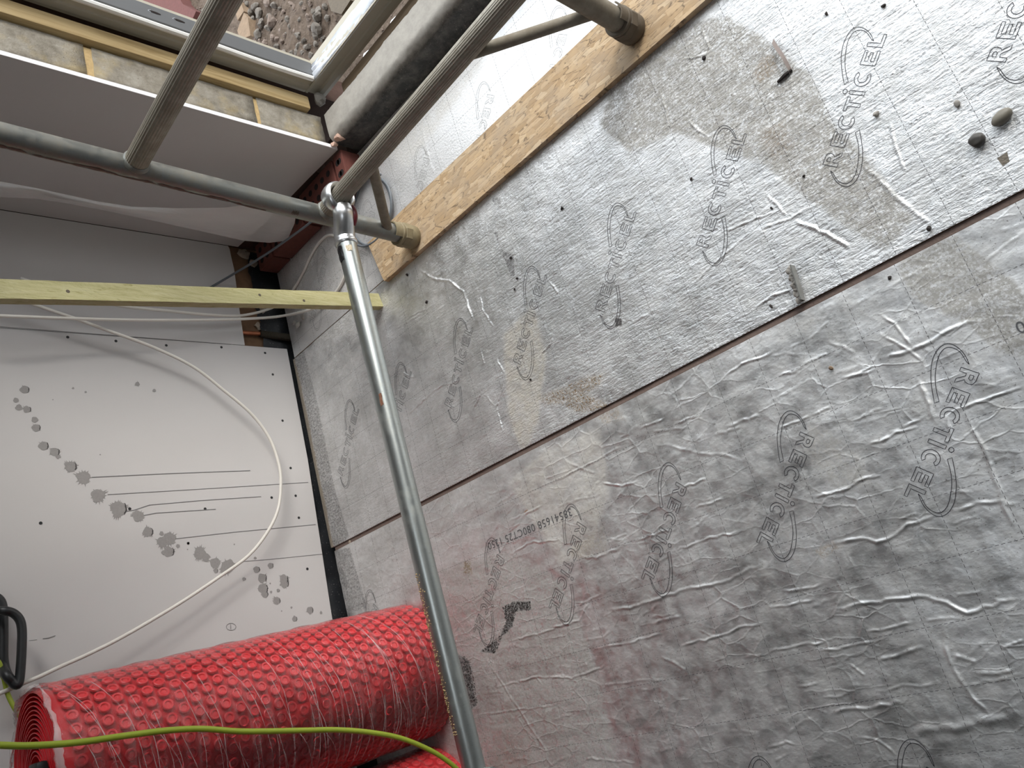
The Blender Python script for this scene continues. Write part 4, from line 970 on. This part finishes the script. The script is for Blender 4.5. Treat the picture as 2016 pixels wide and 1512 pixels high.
for i in range(240):
    t = .95 + .35 * rnd.random(); a = a0 + 1.15 + rnd.gauss(0, .22); u = Vector((0, 0, 1)); u = (u - dirb * u.dot(dirb)).normalized(); w = dirb.cross(u)
    cr_.blob(br_a + dirb * t + (u * math.cos(a) + w * math.sin(a)) * (R_T + .0003), rnd.uniform(.0008, .0024), i, .4, 0)
cs = obj('mortar_crust', cr_, M['mortar'], brace); cs['kind'] = 'stuff'
obj('end_coupler', MB().tube([br_b + dirb * .035 + rd * .028, br_b + dirb * .035 + rd * .060], .019, 40, True, lambda a: 1 + .05 * math.cos(20 * a)), M['galv'], brace, True)

# ------------------------------------------------------------------ timber batten
b0 = Vector((.541, -.395, .003)); b1 = Vector((.625, -.535, 1.058)); db = (b1 - b0).normalized(); b2 = b0 + db * 1.9
bx = Vector((1, .05, 0)); bx = (bx - db * bx.dot(db)).normalized(); by = db.cross(bx)
V = []; F = []; n = 60
for i in range(n):
    p = b0 + db * (1.9 * i / (n - 1))
    for sx, sy in ((-1, -1), (1, -1), (1, 1), (-1, 1)): V.append(p + bx * (sx * .0115) + by * (sy * .0235) + bx * rnd.gauss(0, .0003) + by * rnd.gauss(0, .0003))
for i in range(n - 1):
    for j in range(4): F.append((4 * i + j, 4 * i + (j + 1) % 4, 4 * i + 4 + (j + 1) % 4, 4 * i + 4 + j))
F += [(3, 2, 1, 0), (4 * n - 4, 4 * n - 3, 4 * n - 2, 4 * n - 1)]
bat = thing('timber_batten', 'yellowish-green treated timber batten standing on the foil near the floor corner', 'batten', tuple(b0))
obj('batten', MB().add(V, F), M['batten'], bat)
for t, o_ in ((.44, .004), (.30, -.010), (.93, -.002), (1.5, .006)):
    obj('knot', MB().lathe([(0, .0042), (.0006, .0038)], b0 + db * t + bx * .0117 + by * o_, bx, 10), M['foot_dark'], bat)

# ------------------------------------------------------------------ cables
def cable(name, pts, r, mat, label, cat='cable', n=10):
    return tag(obj(name, MB().tube(crom(pts, n), r, 10), mat, None, 'all'), label, cat)
def wx(x, px, py): return on(px, py, 'x', x)
def fz(px, py, z=.006): return on(px, py, 'z', z)
cable('white_cable', [wx(.075, -40, 560), wx(.070, 40, 590), wx(.066, 80, 604), wx(.060, 150, 628), wx(.055, 210, 650), wx(.050, 300, 683), wx(.046, 380, 722), wx(.042, 440, 768), wx(.040, 495, 815), wx(.038, 530, 862), wx(.038, 548, 910), wx(.038, 553, 950),
      wx(.038, 548, 1000), wx(.038, 528, 1045), wx(.038, 490, 1093), wx(.038, 430, 1137), wx(.040, 350, 1190), wx(.045, 250, 1249), wx(.050, 180, 1285), wx(.055, 120, 1312), wx(.06, 80, 1331), wx(.06, 30, 1352), wx(.06, -30, 1378)],
      .0050, M['white_flex'], 'white cable hanging in one wide loop over the splashed plasterboard')
cable('white_cable', [wx(.10, -40, 620), wx(.10, 0, 622), wx(.09, 110, 626), wx(.08, 250, 630), wx(.06, 400, 630), wx(.05, 500, 627), wx(.05, 556, 622), fz(612, 609, .02), fz(640, 592, .010), fz(664, 572), fz(679, 542), fz(682, 515), fz(676, 485), fz(662, 467), fz(645, 464), fz(628, 478), fz(612, 504), fz(598, 534), fz(580, 566),
      wx(.03, 560, 592), wx(.02, 530, 608), wx(.02, 495, 618), wx(.03, 460, 622), wx(.04, 400, 619), wx(.05, 330, 612), wx(.06, 250, 604), wx(.07, 190, 592), wx(.08, 120, 575), wx(.08, 40, 548)],
      .0050, M['white_flex'], 'white cable doubled back in a narrow loop on the foil in the corner')
coil = []
cx, cy = .612, -.108
coil += [on(395, 577, 'x', .006), on(440, 551, 'y', -.05) * .5 + on(440, 551, 'x', .02) * .5, on(520, 503, 'y', -.045), on(590, 454, 'y', -.045), on(640, 418, 'y', -.05)]
for i in range(26):
    a = 2.3 - i * 2 * PI / 11; rr = .112 + .006 * math.sin(i * 1.3) + .004 * (i // 11)
    coil.append(np.array([cx + rr * math.cos(a), cy + rr * math.sin(a) * .98, .006 + .0045 * (i // 11) + .006 * math.sin(a * 2 + i)]))
for q in coil: q[2] = max(q[2], .0062)
cable('grey_cable', coil, .0040, M['grey_flex'], 'grey cable coiled on the floor behind the scaffold post, one end up the wall', 'cable', 6)
cable('earth_cable', [wx(.53, -40, 1464), wx(.53, 0, 1467), wx(.53, 60, 1468), wx(.53, 150, 1462), wx(.53, 250, 1448), wx(.53, 330, 1438), wx(.53, 400, 1435), wx(.53, 480, 1440), wx(.53, 600, 1438), wx(.53, 660, 1437), wx(.53, 720, 1441), wx(.53, 780, 1451), wx(.53, 830, 1469), wx(.53, 872, 1492), wx(.53, 908, 1523), fz(965, 1590, .007)],
      .0062, M['earth'], 'green-yellow earth cable draped across the front of the red roll')
cable('earth_cable', [wx(.06, -30, 1290), wx(.06, -6, 1300), wx(.06, 3, 1318), wx(.055, 10, 1345), wx(.055, 16, 1368), wx(.06, 30, 1396), wx(.06, 60, 1440)], .0055, M['earth'], 'short length of green-yellow cable beside the black handle on the wall')

# ------------------------------------------------------------------ red rolls of castellated floor sheet
def roll(cx, cy, r, h, label, seed):
    t = thing('red_sheet_roll', label, 'roll', (cx, cy, .001), 'rolls of red floor sheet')
    V = []; F = []; turns = 15; n = 40; N = turns * n + 1; r0 = .048
    for i in range(N):
        a = 2 * PI * i / n + seed; rr = r0 + (r - .004 - r0) * i / (N - 1); rr *= 1 + .012 * math.sin(3 * a + seed) * (1 - i / N)
        for k, z in ((0, .001), (0, h), (.0022, h), (.0022, .001)): V.append((cx + (rr + k) * math.cos(a), cy + (rr + k) * math.sin(a), z + .0006 * math.sin(a * 2.7)))
    for i in range(N - 1):
        for j in range(3): F.append((4 * i + j, 4 * i + 4 + j, 4 * i + 5 + j, 4 * i + j + 1))
    sh = obj('sheet', MB().add(V, F), M['red'], t)
    st = MB(); rows = int(h / .0298); per = int(2 * PI * r / .0312)
    prof = [(0, .0128), (.0040, .0122), (.0050, .0108), (.0046, .0078), (.0010, .0066)]
    for i in range(rows):
        z = .018 + .0298 * i
        for j in range(per):
            a = 2 * PI * (j + .5 * (i % 2)) / per; d = Vector((math.cos(a), math.sin(a), 0)); 
            st._lathe(prof, Vector((cx, cy, z)) + d * (r - .0028), d, 11, False)
            o = len(st.v); st.add(st.v[o - 11:o], [tuple(range(11))])
    s = obj('stud_pattern', st, M['redstud'], sh, True); s['kind'] = 'stuff'
    V = []; F = []; n, m_ = 96, 70
    for i in range(m_):
        z = .012 + (h + .004 - .012) * i / (m_ - 1)
        for j in range(n):
            a = 2 * PI * j / n; rr = r + .0036 + .0013 * math.sin(60 * z + 3 * a + 2 * math.sin(5 * a)) + .0008 * math.sin(23 * a + 90 * z)
            if i == m_ - 1: rr -= .012 * (.5 + .5 * math.sin(5 * a + seed)); 
            V.append((cx + rr * math.cos(a), cy + rr * math.sin(a), z + (.006 * math.sin(7 * a) if i > m_ - 3 else 0)))
    for i in range(m_ - 1):
        for j in range(n): F.append((i * n + j, i * n + (j + 1) % n, (i + 1) * n + (j + 1) % n, (i + 1) * n + j))
    wr = obj('plastic_wrap', MB().add(V, F), M['wrap'], t, 'all')
    V = []; F = []; n = 140      # loose end of the film crumpled over the rim
    for i in range(n):
        a = 2 * PI * i / n; w_ = .5 + .5 * math.sin(3 * a + 1) * math.sin(7 * a + seed)
        for j in range(5):
            t = j / 4; rr = r + .005 - .016 * t * w_ + nrg.normal(0, .0014); V.append((cx + rr * math.cos(a), cy + rr * math.sin(a), h - .004 + .012 * math.sin(PI * t) * (.3 + w_) + nrg.normal(0, .0012)))
    for i in range(n):
        for j in range(4): F.append((i * 5 + j, ((i + 1) % n) * 5 + j, ((i + 1) % n) * 5 + j + 1, i * 5 + j + 1))
    obj('wrap_end', MB().add(V, F), M['fold'], wr, 'all')
    q = random.Random(seed); fo = MB()
    for i in range(64):      # gathered folds of the stretch film
        z0 = .04 + .94 * h * i / 64 + q.uniform(-.01, .01); sl = q.uniform(.02, .10); a0 = q.uniform(-2.4, -1.0); n_ = 16; ln = q.uniform(1.2, 2.6)
        fo.tube([(cx + (r + .0052) * math.cos(a0 + ln * k / n_), cy + (r + .0052) * math.sin(a0 + ln * k / n_), min(z0 + sl * (k / n_) ** 2 + .002 * math.sin(k), h)) for k in range(n_ + 1)], [.00015] + [q.uniform(.0002, .0008) for _ in range(n_ - 1)] + [.00015], 5)
    obj('wrap_folds', fo, M['fold'], wr, True)
    return t
roll(.292, -1.487, .186, .975, 'film-wrapped red roll of studded sheet standing by the wall, seen almost whole', 0)
roll(.275, -1.885, .186, .975, 'second red film-wrapped roll, mostly out of frame beyond the first', 2)

# ------------------------------------------------------------------ black things at the top of the roll
hd = thing('wall_handle', 'black plastic D-shaped handle on the left wall beside the red roll', 'handle', tuple(on(20, 1260, 'x', .02)))
xh = .085
loop = [wx(.0, -30, 1202), wx(.045, -12, 1203), wx(xh, 4, 1202), wx(xh, 24, 1206), wx(xh, 38, 1219), wx(xh, 43, 1238), wx(xh, 43, 1270), wx(xh, 41, 1310), wx(xh, 38, 1340), wx(xh, 33, 1349), wx(xh, 24, 1342), wx(xh, 12, 1328), wx(.04, 4, 1312), wx(.0, 2, 1290)]
obj('grip', MB().tube(crom(loop, 5), .0105, 12), M['blackpl'], hd, True)
obj('back_bar', MB().tube(crom([wx(.03, -25, 1172), wx(.03, -4, 1180), wx(.03, 4, 1200), wx(.03, 5, 1250), wx(.03, 5, 1300), wx(.03, 12, 1328), wx(.03, 25, 1346)], 5), .0125, 12), M['blackpl'], hd, True)
q = on(80, 1512, 'z', .985)
tag(obj('rubber_block', MB().box((q[0] - .035, q[1] - .06, .977), (q[0] + .03, q[1] + .012, 1.0), .008), M['blackpl'], None, True), 'black rubber block lying on the top end of the red roll', 'block')

# ------------------------------------------------------------------ small loose things on the floor
def pebble(px, py, rpx, mat, label, seed, sc=(1, .75, .6), rz=0, rough=.12):
    c = on(px, py, 'z', .0); s = rpx * float(np.linalg.norm(c - CAM)) / FPX; hz = (h_up if c[1] > JY else h_lo)(c[0], c[1])
    tag(obj('pebble', MB().blob((c[0], c[1], hz + s * sc[2] * .8), s, seed, rough, 3, sc, rz=rz), mat, None, 'all'), label, 'pebble')
pebble(1975, 233, 17, M['stone_d'], 'olive-grey pear-shaped pebble near the top right edge of the foil', 3, (1, .66, .6), .25, .06)
pebble(1926, 278, 15.5, M['stone_c'], 'dark brown angular pebble beside the olive pear-shaped one', 5, (1, .8, .7), .6, .3)
pebble(1885, 205, 7, M['cement'], 'small flat grey pebble lying above the dark brown one', 9, (.8, 1, .45), .3, .2)
pebble(1726, 226, 7, M['cement'], 'small grey stone chip beside the logo at upper right', 12, (1, .8, .6), .7, .4)
pebble(1637, 725, 5, M['slabstone'], 'tiny brown stone chip right of the long joint', 14, (.8, 1, .6), .4, .3)
CRUMBS = ['dark crumb above the second logo from the chipboard strip on the foil', 'dark torn spot crumb left of the third logo near the batten foot', 'dark crumb left of the steel angle by the long joint', 'dark crumb on the near board right of the steel angle', 'dark crumb left of the curved grey strip', 'dark crumb beside the middle of the logo left of the dust band', 'dark crumb at the right end of a crease near the dust band', 'dark crumb left of the logo beside the dust band edge', 'large dark crumb resting on the long joint at its right part', 'topmost dark crumb of the short row below the chipboard end', 'middle dark crumb of the short row below the chipboard end', 'lowest dark crumb of the short row below the chipboard end', 'dark crumb nearest the cut end of the chipboard strip', 'dark crumb at the very top of the foil, right of the curved strip', 'dark crumb at the top edge of the foil above the curved strip', 'dark crumb beside the beige stain above the brown sand']
for i, (x, y, r) in enumerate(((1107, 410, 5), (841, 595, 4), (1518, 603, 5), (1752, 547, 4.5), (1387, 115, 5), (1520, 410, 4), (1583, 347, 4), (1361, 353, 4), (1830, 450, 7), (1006, 508, 4), (1019, 548, 4), (1014, 570, 3.5), (803, 541, 4), (1740, 12, 5), (1628, 28, 4), (1045, 747, 3.5))):
    c = on(x, y, 'z', 0); s = r * float(np.linalg.norm(c - CAM)) / FPX; hz = (h_up if c[1] > JY else h_lo)(c[0], c[1])
    tag(obj('soil_crumb', MB().blob((c[0], c[1], hz + s * .4), s, i + 300, .5, 2, (1, .8, .6), rz=i), M['crumb'], None), CRUMBS[i], 'crumb', 'dark crumbs scattered on the foil')
# steel angle with cement, lying against the joint
A, B = Vector(fz(1563, 524, .004)), Vector(fz(1584, 592, .004)); d = (B - A).normalized(); s = Vector((-d.y, d.x, 0))
if s.x > 0: s = -s
ang = thing('steel_angle', 'short cement-crusted steel angle lying across the long joint', 'metal angle', tuple((A + B) / 2))
L_ = (B - A).length
obj('flange', MB().prism([(0, .001), (.0, .019), (-.0022, .019), (-.0022, .001)], lambda u, v, h: A + d * h + s * u + Vector((0, 0, v)), 0, L_), M['angle'], ang)
obj('flange', MB().prism([(0, .001), (.012, .001), (.012, .0035), (0, .0035)], lambda u, v, h: A + d * h + s * u + Vector((0, 0, v)), .0, L_), M['angle'], ang)
cm = MB()
for i in range(14): cm.blob(A + d * (L_ * (i + .5) / 14) + s * (.0068 + .002 * math.sin(i * 2)) + Vector((0, 0, .006)), .0078, i + 30, .4, 2, (1, 1, .75))
obj('cement_crust', cm, M['cement'], ang, True)
# bent card strip
cs = [fz(1523, 76, .004), fz(1528, 86, .010), fz(1541, 104, .013), fz(1553, 125, .008), fz(1558, 136, .003)]
tag(obj('bent_strip', MB().add([v for q in crom(cs, 4) for v in (q, q + Vector((-.006, -.007, .0015)), q + Vector((-.006, -.007, -.0005)), q + Vector((0, 0, -.0015)))],
    [(4 * i + j, 4 * i + 4 + j, 4 * i + 4 + (j + 1) % 4, 4 * i + (j + 1) % 4) for i in range(16) for j in range(4)]), M['cardstrip'], None), 'curved pinkish-grey strip of scrap curling up from the foil at top', 'scrap')
q0, q1 = fz(1559, 137, .003), fz(1531, 162, .003)
tag(obj('bark_chip', MB().tube([q0, q0 * .5 + q1 * .5 + np.array([.001, 0, .002]), q1], [.0028, .0042, .0025], 7), M['crumb'], None), 'dark splinter lying at the end of the curved grey strip', 'splinter')
# punctures in the foil: square cut hole
hq = [fl(1963, 312), fl(1983, 299), fl(1988, 318), fl(1974, 327)]
obj('cut_hole', MB().add([(x, y, .0012) for x, y in hq], [(0, 1, 2, 3)]), M['foam_dirty'], upper)
# loose grains
def grains(n, poly_px, mat, name, label, cat, r0, r1, hgt, par):
    P = [fl(*p) for p in poly_px]; xs_ = [p[0] for p in P]; ys_ = [p[1] for p in P]; g = MB(); k = 0
    while k < n:
        x, y = rnd.uniform(min(xs_), max(xs_)), rnd.uniform(min(ys_), max(ys_))
        if not in_poly(np.array([x]), np.array([y]), P)[0]: continue
        s = rnd.uniform(r0, r1); g.blob((x, y, hgt(x, y) + s * .3), s, k, .4, 0); k += 1
    return tag(obj(name, g, mat, None), label, cat, None, 'stuff')
grains(230, [(1068, 785), (1110, 762), (1150, 745), (1192, 737), (1178, 762), (1150, 778), (1192, 792), (1196, 804), (1140, 812), (1100, 795)], M['sand'], 'brown_sand', 'patch of brown sand spilled on the foil above the joint', 'sand', .0006, .0017, h_up, None)
grains(380, [(990, 1195), (1010, 1185), (1045, 1184), (1045, 1200), (1016, 1206), (1008, 1235), (990, 1250), (975, 1286), (945, 1282), (985, 1250), (996, 1225)], M['crumb'], 'dark_soil', 'dark soil smear crumbs on the foil right of the brace tube', 'soil', .0006, .0020, h_lo, None)
grains(260, [(912, 1290), (928, 1305), (934, 1345), (940, 1385), (926, 1380), (912, 1320)], M['crumb'], 'dark_soil', 'dark soil spilled beside the brace tube near the red roll', 'soil', .0006, .0018, h_lo, None)
